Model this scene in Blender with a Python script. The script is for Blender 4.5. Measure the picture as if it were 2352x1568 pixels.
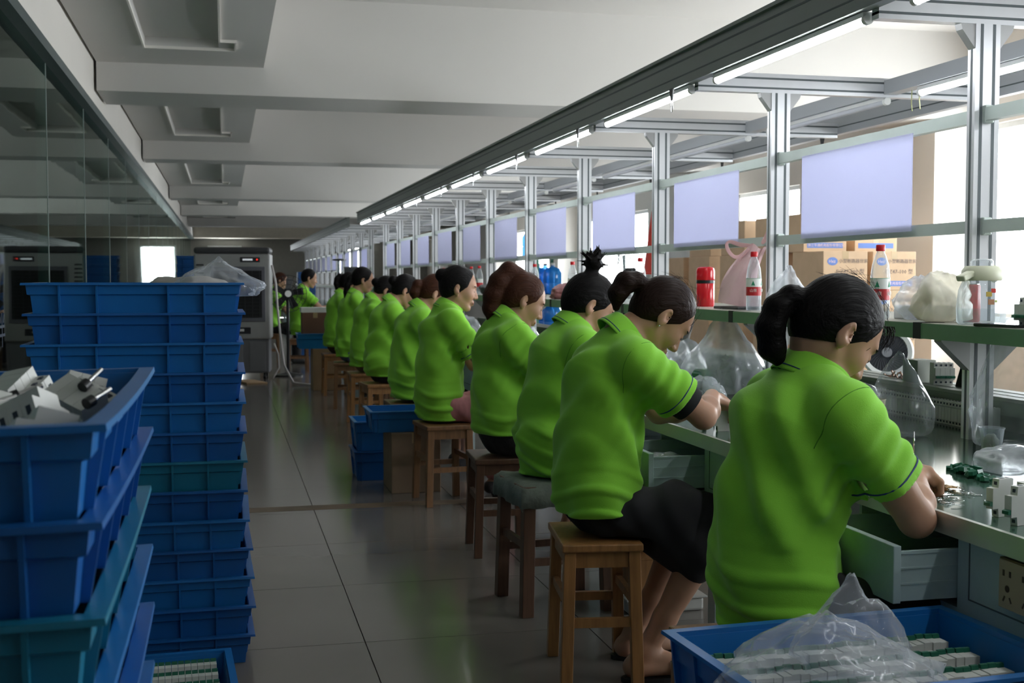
import bpy, bmesh, math, random
import numpy as np
from mathutils import Vector, Matrix, Euler
for o in list(bpy.data.objects): bpy.data.objects.remove(o, do_unlink=True)
SC = bpy.context.scene
COL = SC.collection
PI = math.pi
# ------------------------------------------------------------------ camera
IMW, IMH, FPX = 2352.0, 1568.0, 2800.0
YAW = math.atan(660 / 2800.0); PITCH = math.atan(144 / 2800.0)
cam = bpy.data.cameras.new('camera'); cam.sensor_width = 36.0; cam.lens = 36.0 * FPX / IMW
cam.clip_end = 300; cam.clip_start = .05
cam.dof.use_dof = True; cam.dof.focus_distance = 3.3; cam.dof.aperture_fstop = 9.0
camo = bpy.data.objects.new('camera', cam); COL.objects.link(camo)
camo.location = (0, 0, 1.25); camo.rotation_euler = (PI / 2 - PITCH, 0, -YAW)
SC.camera = camo
# ------------------------------------------------------------------ world / exposure
w = bpy.data.worlds.new('daylight'); SC.world = w; w.use_nodes = True
bg = w.node_tree.nodes['Background']; bg.inputs[0].default_value = (0.93, 0.97, 1.0, 1); bg.inputs[1].default_value = 17.0
vs = SC.view_settings
vs.view_transform = 'Standard'; vs.look = 'None'; vs.gamma = 1.0; vs.exposure = 0.1; vs.use_curve_mapping = False
TUBE_POWER = 36.0
# window openings (y0, y1, z0, z1) on the right wall, (x0, x1, z0, z1) on the far wall
WIN_R = [(.6, 3.6, .9, 2.6), (5.6, 9.62, .9, 2.6), (13.15, 14.95, .9, 2.35), (18.4, 21.6, .75, 2.35), (23.6, 27.4, .9, 2.35)]
WIN_F = [(-4.55, -3.9, 1.0, 2.3), (-.5, .55, 1.0, 2.3), (3.9, 4.6, 1.0, 2.3)]  # first opening is added behind the glass to stand for a reflected window
XR, YF, YB = 6.55, 40.0, -4.0
def portal(name, loc, rot, sx, sy):
    l = bpy.data.lights.new(name, 'AREA'); l.shape = 'RECTANGLE'; l.size = sx; l.size_y = sy
    l.cycles.is_portal = True
    o = bpy.data.objects.new(name, l); COL.objects.link(o); o.location = loc; o.rotation_euler = rot
for (y0, y1, z0, z1) in WIN_R:
    portal('window_portal', (XR + .2, (y0 + y1) / 2, (z0 + z1) / 2), (0, PI / 2, 0), z1 - z0, y1 - y0)
for (x0, x1, z0, z1) in WIN_F:
    portal('window_portal', ((x0 + x1) / 2, YF + .2, (z0 + z1) / 2), (-PI / 2, 0, 0), x1 - x0, z1 - z0)

# ------------------------------------------------------------------ helpers
def link(o, parent=None):
    COL.objects.link(o)
    if parent is not None: o.parent = parent
    return o
def tag(o, label=None, cat=None, group=None, kind=None):
    if label: o['label'] = label
    if cat: o['category'] = cat
    if group: o['group'] = group
    if kind: o['kind'] = kind
    return o
def empty(name, loc=(0, 0, 0), rz=0):
    o = bpy.data.objects.new(name, None); COL.objects.link(o); o.location = loc; o.rotation_euler = (0, 0, rz)
    o.empty_display_size = .05
    return o
def thing(name, label, cat, loc=(0, 0, 0), rz=0, group=None):
    return tag(empty(name, loc, rz), label, cat, group)
def copy_tree(o, parent=None, loc=None, rz=None, label=None):
    c = o.copy(); COL.objects.link(c)
    if parent is not None: c.parent = parent
    for ch in list(o.children): copy_tree(ch, c)
    if loc is not None: c.location = loc
    if rz is not None: c.rotation_euler = (0, 0, rz)
    if label: c['label'] = label
    return c
ORD = ['first', 'second', 'third', 'fourth', 'fifth', 'sixth', 'seventh', 'eighth', 'ninth', 'tenth', 'eleventh', 'twelfth', 'thirteenth', 'fourteenth', 'fifteenth', 'sixteenth', 'seventeenth', 'eighteenth', 'nineteenth', 'twentieth', 'twenty-first', 'twenty-second', 'twenty-third', 'twenty-fourth', 'twenty-fifth', 'twenty-sixth', 'twenty-seventh', 'twenty-eighth', 'twenty-ninth', 'thirtieth']
class MB:
    def __init__(s): s.v = []; s.f = []; s.m = []
    def add(s, vs, fs, mi=0):
        n = len(s.v); s.v += [tuple(p) for p in vs]; s.f += [tuple(i + n for i in f) for f in fs]; s.m += [mi] * len(fs); return s
    def box(s, c, d, rz=0, R=None, mi=0):
        x, y, z = d[0] / 2, d[1] / 2, d[2] / 2
        P = [Vector(p) for p in ((-x, -y, -z), (x, -y, -z), (x, y, -z), (-x, y, -z), (-x, -y, z), (x, -y, z), (x, y, z), (-x, y, z))]
        M = R if R is not None else Matrix.Rotation(rz, 3, 'Z')
        P = [M @ p + Vector(c) for p in P]
        return s.add(P, [(0, 3, 2, 1), (4, 5, 6, 7), (0, 1, 5, 4), (1, 2, 6, 5), (2, 3, 7, 6), (3, 0, 4, 7)], mi)
    def bx(s, x0, x1, y0, y1, z0, z1, mi=0):
        return s.box(((x0 + x1) / 2, (y0 + y1) / 2, (z0 + z1) / 2), (x1 - x0, y1 - y0, z1 - z0), mi=mi)
    def prism(s, poly, a0, a1, axis='y', mi=0):
        # poly: list of 2D points; extruded along axis from a0 to a1
        n = len(poly); L = []
        for a in (a0, a1):
            for (p, q) in poly:
                L.append({'x': (a, p, q), 'y': (p, a, q), 'z': (p, q, a)}[axis])
        fs = [tuple(range(n)), tuple(range(2 * n - 1, n - 1, -1))] + [(i, i + n, (i + 1) % n + n, (i + 1) % n) for i in range(n)]
        return s.add(L, fs, mi)
    def tube(s, pts, r, n=8, cap=True, mi=0, closed=False):
        pts = [Vector(p) for p in pts]; m = len(pts); rs = r if isinstance(r, (list, tuple)) else [r] * m
        base = len(s.v); up = None; V = []
        for i, p in enumerate(pts):
            if closed: t = pts[(i + 1) % m] - pts[i - 1]
            else: t = (pts[min(i + 1, m - 1)] - pts[max(i - 1, 0)])
            if t.length < 1e-9: t = Vector((0, 0, 1))
            t.normalize()
            if up is None:
                up = Vector((0, 0, 1)) if abs(t.z) < .9 else Vector((1, 0, 0))
            a = up - t * up.dot(t)
            if a.length < 1e-6: a = t.orthogonal()
            a.normalize(); up = a; b = t.cross(a)
            for k in range(n):
                an = 2 * PI * k / n; V.append(p + (a * math.cos(an) + b * math.sin(an)) * rs[i])
        F = []
        for i in range(m if closed else m - 1):
            j = (i + 1) % m
            for k in range(n):
                F.append((i * n + k, i * n + (k + 1) % n, j * n + (k + 1) % n, j * n + k))
        if cap and not closed:
            F.append(tuple(range(n - 1, -1, -1))); F.append(tuple((m - 1) * n + k for k in range(n)))
        return s.add(V, F, mi)
    def lathe(s, prof, n=20, c=(0, 0, 0), mi=0, cap=True):
        V = []; F = []; m = len(prof)
        for (r, z) in prof:
            for k in range(n):
                a = 2 * PI * k / n; V.append((c[0] + r * math.cos(a), c[1] + r * math.sin(a), c[2] + z))
        for i in range(m - 1):
            for k in range(n): F.append((i * n + k, i * n + (k + 1) % n, (i + 1) * n + (k + 1) % n, (i + 1) * n + k))
        if cap:
            F.append(tuple(range(n - 1, -1, -1))); F.append(tuple((m - 1) * n + k for k in range(n)))
        return s.add(V, F, mi)
    def mesh(s, name, mats, smooth=False):
        me = bpy.data.meshes.new(name); me.from_pydata(s.v, [], s.f); me.update()
        if not isinstance(mats, (list, tuple)): mats = [mats]
        for m in mats: me.materials.append(m)
        if len(mats) > 1: me.polygons.foreach_set('material_index', s.m)
        if smooth:
            me.polygons.foreach_set('use_smooth', [True] * len(me.polygons))
            if smooth is not True: me.set_sharp_from_angle(angle=math.radians(smooth))
        return me
    def build(s, name, mats, parent=None, smooth=False, bevel=0, loc=None):
        o = bpy.data.objects.new(name, s.mesh(name, mats, smooth)); link(o, parent)
        if loc is not None: o.location = loc
        if bevel:
            b = o.modifiers.new('bevel', 'BEVEL'); b.width = bevel; b.segments = 2; b.limit_method = 'ANGLE'; b.angle_limit = math.radians(40)
        return o
# ------------------------------------------------------------------ materials
MATS = {}
def pm(name, col, rough=.5, metal=0, spec=.5, nscale=8, namp=.06, bump=0, bscale=60, col2=None, coord='Object', stretch=None, detail=3, sheen=0, trans=0, coat=0, emis=None, estr=0, sss=0):
    if name in MATS: return MATS[name]
    m = bpy.data.materials.new(name); m.use_nodes = True; nt = m.node_tree; N = nt.nodes; L = nt.links
    b = N['Principled BSDF']; b.inputs['Roughness'].default_value = rough; b.inputs['Metallic'].default_value = metal
    b.inputs['Specular IOR Level'].default_value = spec
    if coat: b.inputs['Coat Weight'].default_value = coat; b.inputs['Coat Roughness'].default_value = .08
    if sheen: b.inputs['Sheen Weight'].default_value = sheen
    if trans: b.inputs['Transmission Weight'].default_value = trans
    if sss: b.inputs['Subsurface Weight'].default_value = sss; b.inputs['Subsurface Radius'].default_value = (.012, .005, .003); b.inputs['Subsurface Scale'].default_value = 1
    if emis: b.inputs['Emission Color'].default_value = (*emis, 1); b.inputs['Emission Strength'].default_value = estr
    tc = N.new('ShaderNodeTexCoord'); mp = N.new('ShaderNodeMapping'); L.new(tc.outputs[coord], mp.inputs[0])
    if stretch: mp.inputs['Scale'].default_value = stretch
    nz = N.new('ShaderNodeTexNoise'); nz.inputs['Scale'].default_value = nscale; nz.inputs['Detail'].default_value = detail; L.new(mp.outputs[0], nz.inputs['Vector'])
    mx = N.new('ShaderNodeMix'); mx.data_type = 'RGBA'
    c2 = col2 if col2 else tuple(max(0, c * (1 - 2.5 * namp)) for c in col)
    c1 = col if col2 else tuple(min(1, c * (1 + namp)) for c in col)
    mx.inputs[6].default_value = (*c1, 1); mx.inputs[7].default_value = (*c2, 1)
    L.new(nz.outputs['Fac'], mx.inputs[0]); L.new(mx.outputs[2], b.inputs['Base Color'])
    if bump:
        n2 = N.new('ShaderNodeTexNoise'); n2.inputs['Scale'].default_value = bscale; n2.inputs['Detail'].default_value = 3; L.new(mp.outputs[0], n2.inputs['Vector'])
        bp = N.new('ShaderNodeBump'); bp.inputs['Strength'].default_value = bump; bp.inputs['Distance'].default_value = .01
        L.new(n2.outputs['Fac'], bp.inputs['Height']); L.new(bp.outputs[0], b.inputs['Normal'])
    MATS[name] = m; return m
def clear_mat(name, tint=(1, 1, 1), fac=.25, rough=.1, col=(.9, .92, .95), edge=.5, crinkle=0):
    """thin clear sheet: see-through with a milky, glossy share that grows towards the edge"""
    m = bpy.data.materials.new(name); m.use_nodes = True; nt = m.node_tree; N = nt.nodes; L = nt.links
    b = N['Principled BSDF']; b.inputs['Base Color'].default_value = (*col, 1); b.inputs['Roughness'].default_value = rough; b.inputs['Specular IOR Level'].default_value = .8
    t = N.new('ShaderNodeBsdfTransparent'); t.inputs[0].default_value = (*tint, 1)
    fr = N.new('ShaderNodeLayerWeight'); fr.inputs[0].default_value = .35
    ma = N.new('ShaderNodeMath'); ma.operation = 'MULTIPLY_ADD'; ma.inputs[1].default_value = edge; ma.inputs[2].default_value = fac; ma.use_clamp = True
    L.new(fr.outputs['Facing'], ma.inputs[0])
    if crinkle:
        tc = N.new('ShaderNodeTexCoord'); nz = N.new('ShaderNodeTexNoise'); nz.inputs['Scale'].default_value = 22; nz.inputs['Detail'].default_value = 4; nz.noise_type = 'RIDGED_MULTIFRACTAL'; L.new(tc.outputs['Object'], nz.inputs['Vector'])
        bp = N.new('ShaderNodeBump'); bp.inputs['Strength'].default_value = crinkle; bp.inputs['Distance'].default_value = .012; L.new(nz.outputs['Fac'], bp.inputs['Height']); L.new(bp.outputs[0], b.inputs['Normal']); L.new(bp.outputs[0], fr.inputs['Normal'])
    x = N.new('ShaderNodeMixShader'); L.new(ma.outputs[0], x.inputs[0]); L.new(t.outputs[0], x.inputs[1]); L.new(b.outputs[0], x.inputs[2])
    L.new(x.outputs[0], N['Material Output'].inputs[0]); MATS[name] = m; return m
def emit_mat(name, col, s):
    m = bpy.data.materials.new(name); m.use_nodes = True; nt = m.node_tree; N = nt.nodes
    e = N.new('ShaderNodeEmission'); e.inputs[0].default_value = (*col, 1); e.inputs[1].default_value = s
    nt.links.new(e.outputs[0], N['Material Output'].inputs[0]); MATS[name] = m; return m
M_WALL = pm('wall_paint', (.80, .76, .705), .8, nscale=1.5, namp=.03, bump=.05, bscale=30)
M_CEIL = pm('ceiling_paint', (.60, .58, .55), .85, nscale=.8, namp=.03)
M_TILE = pm('polished_floor_tile', (.17, .153, .137), .16, spec=.55, nscale=1.2, namp=.07, detail=6)
M_GROUT = pm('grout', (.16, .145, .13), .8)
M_DARKROOM = pm('backroom_paint', (.25, .27, .26), .8)
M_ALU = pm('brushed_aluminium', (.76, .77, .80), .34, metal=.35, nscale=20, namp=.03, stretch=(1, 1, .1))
M_ALUG = pm('shaded_fascia_alloy', (.25, .28, .27), .5, metal=.2, nscale=20, namp=.03, stretch=(1, .1, 1))  # alloy colour darkened to carry the shade of the side facing away from windows
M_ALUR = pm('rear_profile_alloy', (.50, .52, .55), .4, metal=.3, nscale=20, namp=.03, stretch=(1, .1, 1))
M_GROOVE = pm('groove_shadow', (.12, .14, .15), .6, metal=.3)
M_BARGREEN = pm('grey_green_bar', (.55, .62, .59), .45, metal=.35)
M_STEEL = pm('painted_grey_steel', (.36, .46, .46), .45, spec=.4, nscale=30, namp=.04)
M_GREEN = pm('green_mat', (.055, .115, .085), .13, spec=.6, nscale=6, namp=.15)
M_GREENEDGE = pm('green_shelf_board', (.12, .24, .14), .5, nscale=12, namp=.08)
M_BLACK = pm('black_plastic', (.012, .013, .015), .4)
M_TAPE = pm('black_tape', (.008, .012, .011), .7)
M_LED = emit_mat('led_tube_light', (.93, .97, 1.0), TUBE_POWER)
M_WHITEP = pm('white_plastic', (.8, .8, .78), .4)
M_PANEL = pm('lavender_sheet', (.64, .65, .79), .7, nscale=5, namp=.02)
_nt = M_PANEL.node_tree; _t = _nt.nodes.new('ShaderNodeBsdfTranslucent'); _t.inputs[0].default_value = (.70, .71, .87, 1); _x = _nt.nodes.new('ShaderNodeMixShader'); _x.inputs[0].default_value = .6
_nt.links.new(_nt.nodes['Principled BSDF'].outputs[0], _x.inputs[1]); _nt.links.new(_t.outputs[0], _x.inputs[2]); _nt.links.new(_x.outputs[0], _nt.nodes['Material Output'].inputs[0])
M_CHROME = pm('chrome', (.75, .76, .77), .15, metal=1)
M_CARD = pm('cardboard', (.46, .30, .17), .8, nscale=14, namp=.1, stretch=(1, 1, .15))
M_CARDD = pm('cardboard_dull', (.30, .20, .13), .85, nscale=14, namp=.1)
M_BLUE = pm('blue_crate_plastic', (.012, .155, .47), .32, spec=.5, nscale=5, namp=.12)
M_BLUE2 = pm('teal_crate_plastic', (.012, .19, .32), .32, spec=.5, nscale=5, namp=.12)
M_BLUE3 = pm('deep_blue_crate_plastic', (.010, .115, .40), .32, spec=.5, nscale=5, namp=.12)
M_WOOD = pm('stool_wood', (.36, .17, .055), .45, nscale=6, namp=.25, stretch=(12, 12, 1), bump=.05)
M_WOODD = pm('dark_stool_wood', (.12, .055, .028), .5, nscale=6, namp=.25, stretch=(12, 12, 1))
# ================================================================== SETTING
HB, HS, HC = 2.66, 2.875, 3.42          # beam underside, soffit underside, ceiling
XL = -.935
fl = MB().bx(-5.5, XR + .4, YB, YF, -.12, -.006).build('floor', M_GROUT); tag(fl, kind='structure')
TS = .8; TX0 = .46 - 2 * TS; TY0 = 4.95 - 8 * TS
tile_me = MB().bx(0, TS - .004, 0, TS - .004, -.006, 0).mesh('floor_tile', M_TILE)
rest = MB(); cnt = 0
cells = []
for j in range(0, 60):
    for i in range(0, 10):
        x = TX0 + i * TS; y = TY0 + j * TS
        if y > YF or y + TS > YF + .01: continue
        cells.append((i, j, x, y))
cells.sort(key=lambda c: c[3])
for (i, j, x, y) in cells:
    if x + .4 > XR: continue
    if cnt < 290:
        o = bpy.data.objects.new('floor_tile', tile_me); link(o, fl); o.location = (x, y, 0); cnt += 1
    else: rest.bx(x, x + TS - .004, y, y + TS - .004, -.006, 0)
o = rest.build('far_floor_tiles', M_TILE, fl); o['kind'] = 'stuff'
# worn brown joint strip across the aisle
o = MB().bx(-.5, 1.42, 6.62, 6.75, 0, .0012).build('worn_joint_strip', pm('brown_joint', (.17, .115, .07), .55, nscale=5, namp=.3), fl)
def struct(name, mb, m, parent=None, **k):
    o = mb.build(name, m, parent, **k)
    if parent is None: o['kind'] = 'structure'
    return o
ceil = struct('ceiling', MB().bx(-5.5, XR + .4, YB, YF, HC, HC + .15), M_CEIL)
BEAMS = [(4.2, 4.95), (9.69, 10.45), (15.04, 15.55), (22.2, 22.85), (28.0, 28.6), (33.8, 34.4)]
for k, (y0, y1) in enumerate(BEAMS):
    struct('ceiling_beam', MB().bx(XL + .02, XR, y0, y1, HB, HC), M_CEIL, ceil)
struct('ceiling_beam', MB().bx(XL + .02, XR, YF - 1.0, YF - .02, 2.52, HC), pm('cream_paint', (.75, .70, .60), .8), ceil)
# lowered soffit along the glass wall, with L-shaped light troughs
SX = .315
edges = [YB] + [v for b in BEAMS for v in b] + [YF - 1.0]
for k in range(0, len(edges) - 1, 2):
    y0, y1 = edges[k], edges[k + 1]
    s = MB()
    tx0, tx1 = -.52, -.02; ty1 = y1 - .75; ty0 = y0 + .75          # trough rectangle cut out of the soffit
    s.bx(XL + .02, tx0, y0, y1, HS, HC - .002).bx(tx1, SX, y0, y1, HS, HC - .002).bx(tx0, tx1, y0, ty0, HS, HC - .002).bx(tx0, tx1, ty1, y1, HS, HC - .002)
    s.bx(tx0, tx1, ty0, ty1, HS + .06, HC - .002)
    so = struct('ceiling_soffit', s, M_CEIL, ceil)
    t = MB()                                                          # thin pale edge trims of the trough
    t.bx(tx0 - .012, tx0, ty0, ty1, HS - .02, HS).bx(tx0 - .012, tx1 + .12, ty1, ty1 + .012, HS - .02, HS)
    t.bx(tx1, tx1 + .012, ty0, ty1 - .32, HS - .02, HS).bx(tx1, tx1 + .12, ty1 - .32, ty1 - .308, HS - .02, HS).bx(tx1 + .108, tx1 + .12, ty1 - .32, ty1, HS - .02, HS)
    struct('trough_trim', t, M_WALL, so)
# left side: white header over a glass partition
wl = struct('wall_left', MB().bx(XL - .12, XL, YB, YF, 2.56, HC).bx(XL - .12, XL, YB, YF, 0, .10), M_WALL)
gm = bpy.data.materials.new('green_tinted_glass'); gm.use_nodes = True
nt = gm.node_tree; N = nt.nodes; L = nt.links
for n in list(N):
    if n.type != 'OUTPUT_MATERIAL': N.remove(n)
tr = N.new('ShaderNodeBsdfTransparent'); tr.inputs[0].default_value = (.42, .56, .53, 1)
gl = N.new('ShaderNodeBsdfGlossy'); gl.inputs[0].default_value = (.80, .90, .86, 1); gl.inputs['Roughness'].default_value = .02
fr = N.new('ShaderNodeFresnel'); fr.inputs[0].default_value = 1.55
tcg = N.new('ShaderNodeTexCoord'); nzg = N.new('ShaderNodeTexNoise'); nzg.inputs['Scale'].default_value = 1.3; L.new(tcg.outputs['Object'], nzg.inputs['Vector'])
bpg = N.new('ShaderNodeBump'); bpg.inputs['Strength'].default_value = .02; bpg.inputs['Distance'].default_value = .05; L.new(nzg.outputs['Fac'], bpg.inputs['Height']); L.new(bpg.outputs[0], gl.inputs['Normal'])
x = N.new('ShaderNodeMixShader'); L.new(fr.outputs[0], x.inputs[0]); L.new(tr.outputs[0], x.inputs[1]); L.new(gl.outputs[0], x.inputs[2]); L.new(x.outputs[0], N['Material Output'].inputs[0])
M_GLASSWALL = gm
seam = [5.62 + 1.965 * k for k in range(-5, 18)]
for k in range(len(seam) - 1):
    y0, y1 = seam[k] + .004, seam[k + 1] - .004
    if y0 < YB or y1 > YF: continue
    g = MB().bx(XL - .075, XL - .063, y0, y1, .10, 2.56).build('glass_pane', M_GLASSWALL, wl)
    MB().bx(XL - .078, XL - .060, y1 + .001, y1 + .007, .10, 2.56).build('pane_joint', pm('silicone', (.35, .40, .38), .5), wl)
MB().bx(XL - .09, XL + .004, YB, YF, 2.50, 2.56).build('head_channel', pm('dark_channel', (.10, .13, .13), .4, metal=.5), wl)
struct('wall_backroom', MB().bx(-5.6, -5.4, YB, YF, 0, HC), M_DARKROOM)
# right wall with windows
def wall_open(axis, a0, a1, wins, fixed0, fixed1, z1=HC):
    s = MB(); cur = a0
    def put(p, q, z0, zz):
        if q - p < 1e-4: return
        if axis == 'y': s.bx(fixed0, fixed1, p, q, z0, zz)
        else: s.bx(p, q, fixed0, fixed1, z0, zz)
    for (p, q, z0, zt) in wins:
        put(cur, p, 0, z1); put(p, q, 0, z0); put(p, q, zt, z1); cur = q
    put(cur, a1, 0, z1); return s
wr = struct('wall_right', wall_open('y', YB, YF, WIN_R, XR, XR + .15), M_WALL)
wf = struct('wall_far', wall_open('x', -5.5, XR + .4, WIN_F, YF, YF + .15), pm('far_wall_dimmed', (.30, .30, .285), .85))  # grey lowered to carry the dimness of the unlit far end
wb = struct('wall_back', MB().bx(-5.5, XR + .4, YB - .15, YB, 0, HC), pm('back_wall_dimmed', (.28, .27, .26), .85))  # unseen wall, colour darkened to act as an unlit area with little bounce
M_FRAME = pm('window_frame_paint', (.7, .72, .72), .4, metal=.3)
M_PANE = clear_mat('window_glass', (.97, .98, .98), .04, .02, edge=.12)
wn = 0
for (p, q, z0, z1) in WIN_R:
    wn += 1; W_ = empty('window_%d' % wn, (XR + .07, (p + q) / 2, z0)); W_['kind'] = 'structure'
    n = max(2, round((q - p) / .9)); h = z1 - z0; wd = q - p
    f = MB().bx(-.03, .03, -wd / 2, wd / 2, 0, .05).bx(-.03, .03, -wd / 2, wd / 2, h - .05, h)
    for k in range(n + 1):
        yy = -wd / 2 + wd * k / n; f.bx(-.03, .03, yy - .025, yy + .025, .05, h - .05)
    f.build('window_frame', M_FRAME, W_)
    for k in range(n):
        MB().bx(-.004, .004, -wd / 2 + wd * k / n + .025, -wd / 2 + wd * (k + 1) / n - .025, .05, h - .05).build('pane', M_PANE, W_)
for (p, q, z0, z1) in WIN_F:
    wn += 1; W_ = empty('window_%d' % wn, ((p + q) / 2, YF + .07, z0)); W_['kind'] = 'structure'
    h = z1 - z0; wd = q - p
    MB().bx(-wd / 2, wd / 2, -.03, .03, 0, .05).bx(-wd / 2, wd / 2, -.03, .03, h - .05, h).bx(-wd / 2, -wd / 2 + .05, -.03, .03, .05, h - .05).bx(wd / 2 - .05, wd / 2, -.03, .03, .05, h - .05).build('window_frame', M_FRAME, W_)
    MB().bx(-wd / 2 + .05, wd / 2 - .05, -.004, .004, .05, h - .05).build('pane', M_PANE, W_)
for k, (y0, y1) in enumerate(BEAMS):
    struct('column', MB().bx(6.12, XR, y0, y1, 0, HB), M_WALL, wr)
# ================================================================== ASSEMBLY BENCH
PX0, PX1 = 2.25, 2.335            # post depth in x
SP = 1.433; PY0 = 3.37
FX = 1.90; CX = 2.80; BX = 3.34    # front fascia, light channel, rear fascia
ZT = .75; TXF = 1.483; TXB = 3.12
def grooved_post(z0, z1):
    p = MB().bx(PX0, PX1, -.02, .02, z0, z1)
    g = MB()
    for xx in (PX0 + .0213, PX1 - .0213):
        g.bx(xx - .005, xx + .005, -.0208, .0208, z0, z1)
    g.bx(PX0 - .0008, PX1 + .0008, -.005, .005, z0, z1)
    return p, g
pmesh, gmesh = grooved_post(.0, 2.03)
pm_me = pmesh.mesh('post', M_ALU); g_me = gmesh.mesh('groove', M_GROOVE)
def bench(name, label, ys, y0, y1, near=True):
    B = thing(name, label, 'workbench', (2.3, (y0 + y1) / 2, 0))
    off = Vector((2.3, (y0 + y1) / 2, 0))
    def put(mb, nm, m, par=None, **k):
        o = mb.build(nm, m, par or B, **k)
        if par is None: o.location = -off
        return o
    for y in ys:
        p = bpy.data.objects.new('post', pm_me); link(p, B); p.location = Vector((0, y, 0)) - off
        g = bpy.data.objects.new('groove', g_me); link(g, p)
        for s in (-1, 1):      # triangular corner brackets under the cross beam
            xx = PX0 if s < 0 else PX1
            MB().prism([(xx, 2.03), (xx + s * .05, 2.03), (xx + s * .045, 2.012), (xx, 1.955)], -.017, .017, 'y').build('corner_bracket', pm('bracket_metal', (.42, .42, .42), .5, metal=.5), p)
        if near:
            MB().prism([(PX0 - .0, 1.070), (PX0 - .10, 1.070), (PX0 - .10, 1.055), (PX0, .965)], -.02, .02, 'y').build('shelf_bracket', MATS['bracket_metal'], p)
            MB().prism([(PX1, 1.070), (PX1 + .10, 1.070), (PX1 + .10, 1.055), (PX1, .965)], -.02, .02, 'y').build('shelf_bracket', MATS['bracket_metal'], p)
        for z in (1.755, 1.412):
            MB().box((2.2925, 0, z), (.03, .075, .055)).build('bar_clamp', M_BARGREEN, p, bevel=.004)
        cb = MB().bx(FX + .02, BX - .02, -.02, .02, 2.03, 2.11)
        c = cb.build('cross_beam', M_ALU, B); c.location = Vector((0, y, 0)) - off
        MB().bx(FX + .02, BX - .02, -.0208, .0208, 2.045, 2.053).bx(FX + .02, BX - .02, -.0208, .0208, 2.085, 2.093).build('groove', M_GROOVE, c)
    for a, b in zip(ys[:-1], ys[1:]):
        put(MB().bx(2.2775, 2.3075, a + .036, b - .036, 1.735, 1.775), 'upper_bar', M_BARGREEN)
        put(MB().bx(2.2775, 2.3075, a + .036, b - .036, 1.393, 1.431), 'lower_bar', M_BARGREEN)
        put(MB().bx(CX - .03, CX + .03, a + .022, b - .022, 2.04, 2.10), 'light_channel', M_ALUR)
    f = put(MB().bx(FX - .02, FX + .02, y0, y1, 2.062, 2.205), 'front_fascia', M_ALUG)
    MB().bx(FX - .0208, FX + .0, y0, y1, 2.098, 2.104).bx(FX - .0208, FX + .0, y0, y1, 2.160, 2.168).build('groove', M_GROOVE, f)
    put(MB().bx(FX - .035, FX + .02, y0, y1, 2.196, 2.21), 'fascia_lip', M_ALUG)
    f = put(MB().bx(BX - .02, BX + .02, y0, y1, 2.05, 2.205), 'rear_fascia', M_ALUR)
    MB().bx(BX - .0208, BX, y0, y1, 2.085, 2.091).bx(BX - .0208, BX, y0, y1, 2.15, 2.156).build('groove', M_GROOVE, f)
    # table
    top = put(MB().bx(TXF + .012, TXB, y0, y1, ZT - .03, ZT), 'table_top', M_GREEN)
    MB().bx(TXF, TXF + .012, y0, y1, ZT - .042, ZT + .003).build('edge_trim', pm('table_edge_alloy', (.60, .61, .56), .35, metal=.55), top)
    for y in ys:
        l = put(MB().bx(1.58, 1.64, y - 1.05, y - .99, 0, ZT - .03), 'table_leg', M_STEEL)
        l = put(MB().bx(3.0, 3.06, y - 1.05, y - .99, 0, ZT - .03), 'table_leg', M_STEEL)
    sh = put(MB().bx(2.02, 2.62, y0, y1, 1.072, 1.117), 'shelf', M_GREENEDGE)
    MB().bx(2.024, 2.616, y0, y1, 1.117, 1.1185).build('shelf_surface', pm('worn_shelf_top', (.42, .42, .36), .4, nscale=10, namp=.12), sh)
    if near:
        for y in (3.277, 4.66, 6.06, 7.5, 8.9):
            MB().bx(2.0185, 2.10, y - .02, y + .02, 1.071, 1.1195).build('tape_band', M_TAPE, sh)
    return B, put
YS1 = [PY0 + SP * k for k in range(-3, 11)]
NBEN, putn = bench('assembly_bench', 'long near assembly bench with green top, drawers and tall aluminium overhead frame', YS1, -1.4, 17.75)
YS2 = [19.55 + SP * k for k in range(0, 12)]
FBEN, putf = bench('assembly_bench', 'far assembly bench with aluminium posts continuing behind the near one', YS2, 19.2, 36.0, near=False)
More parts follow.
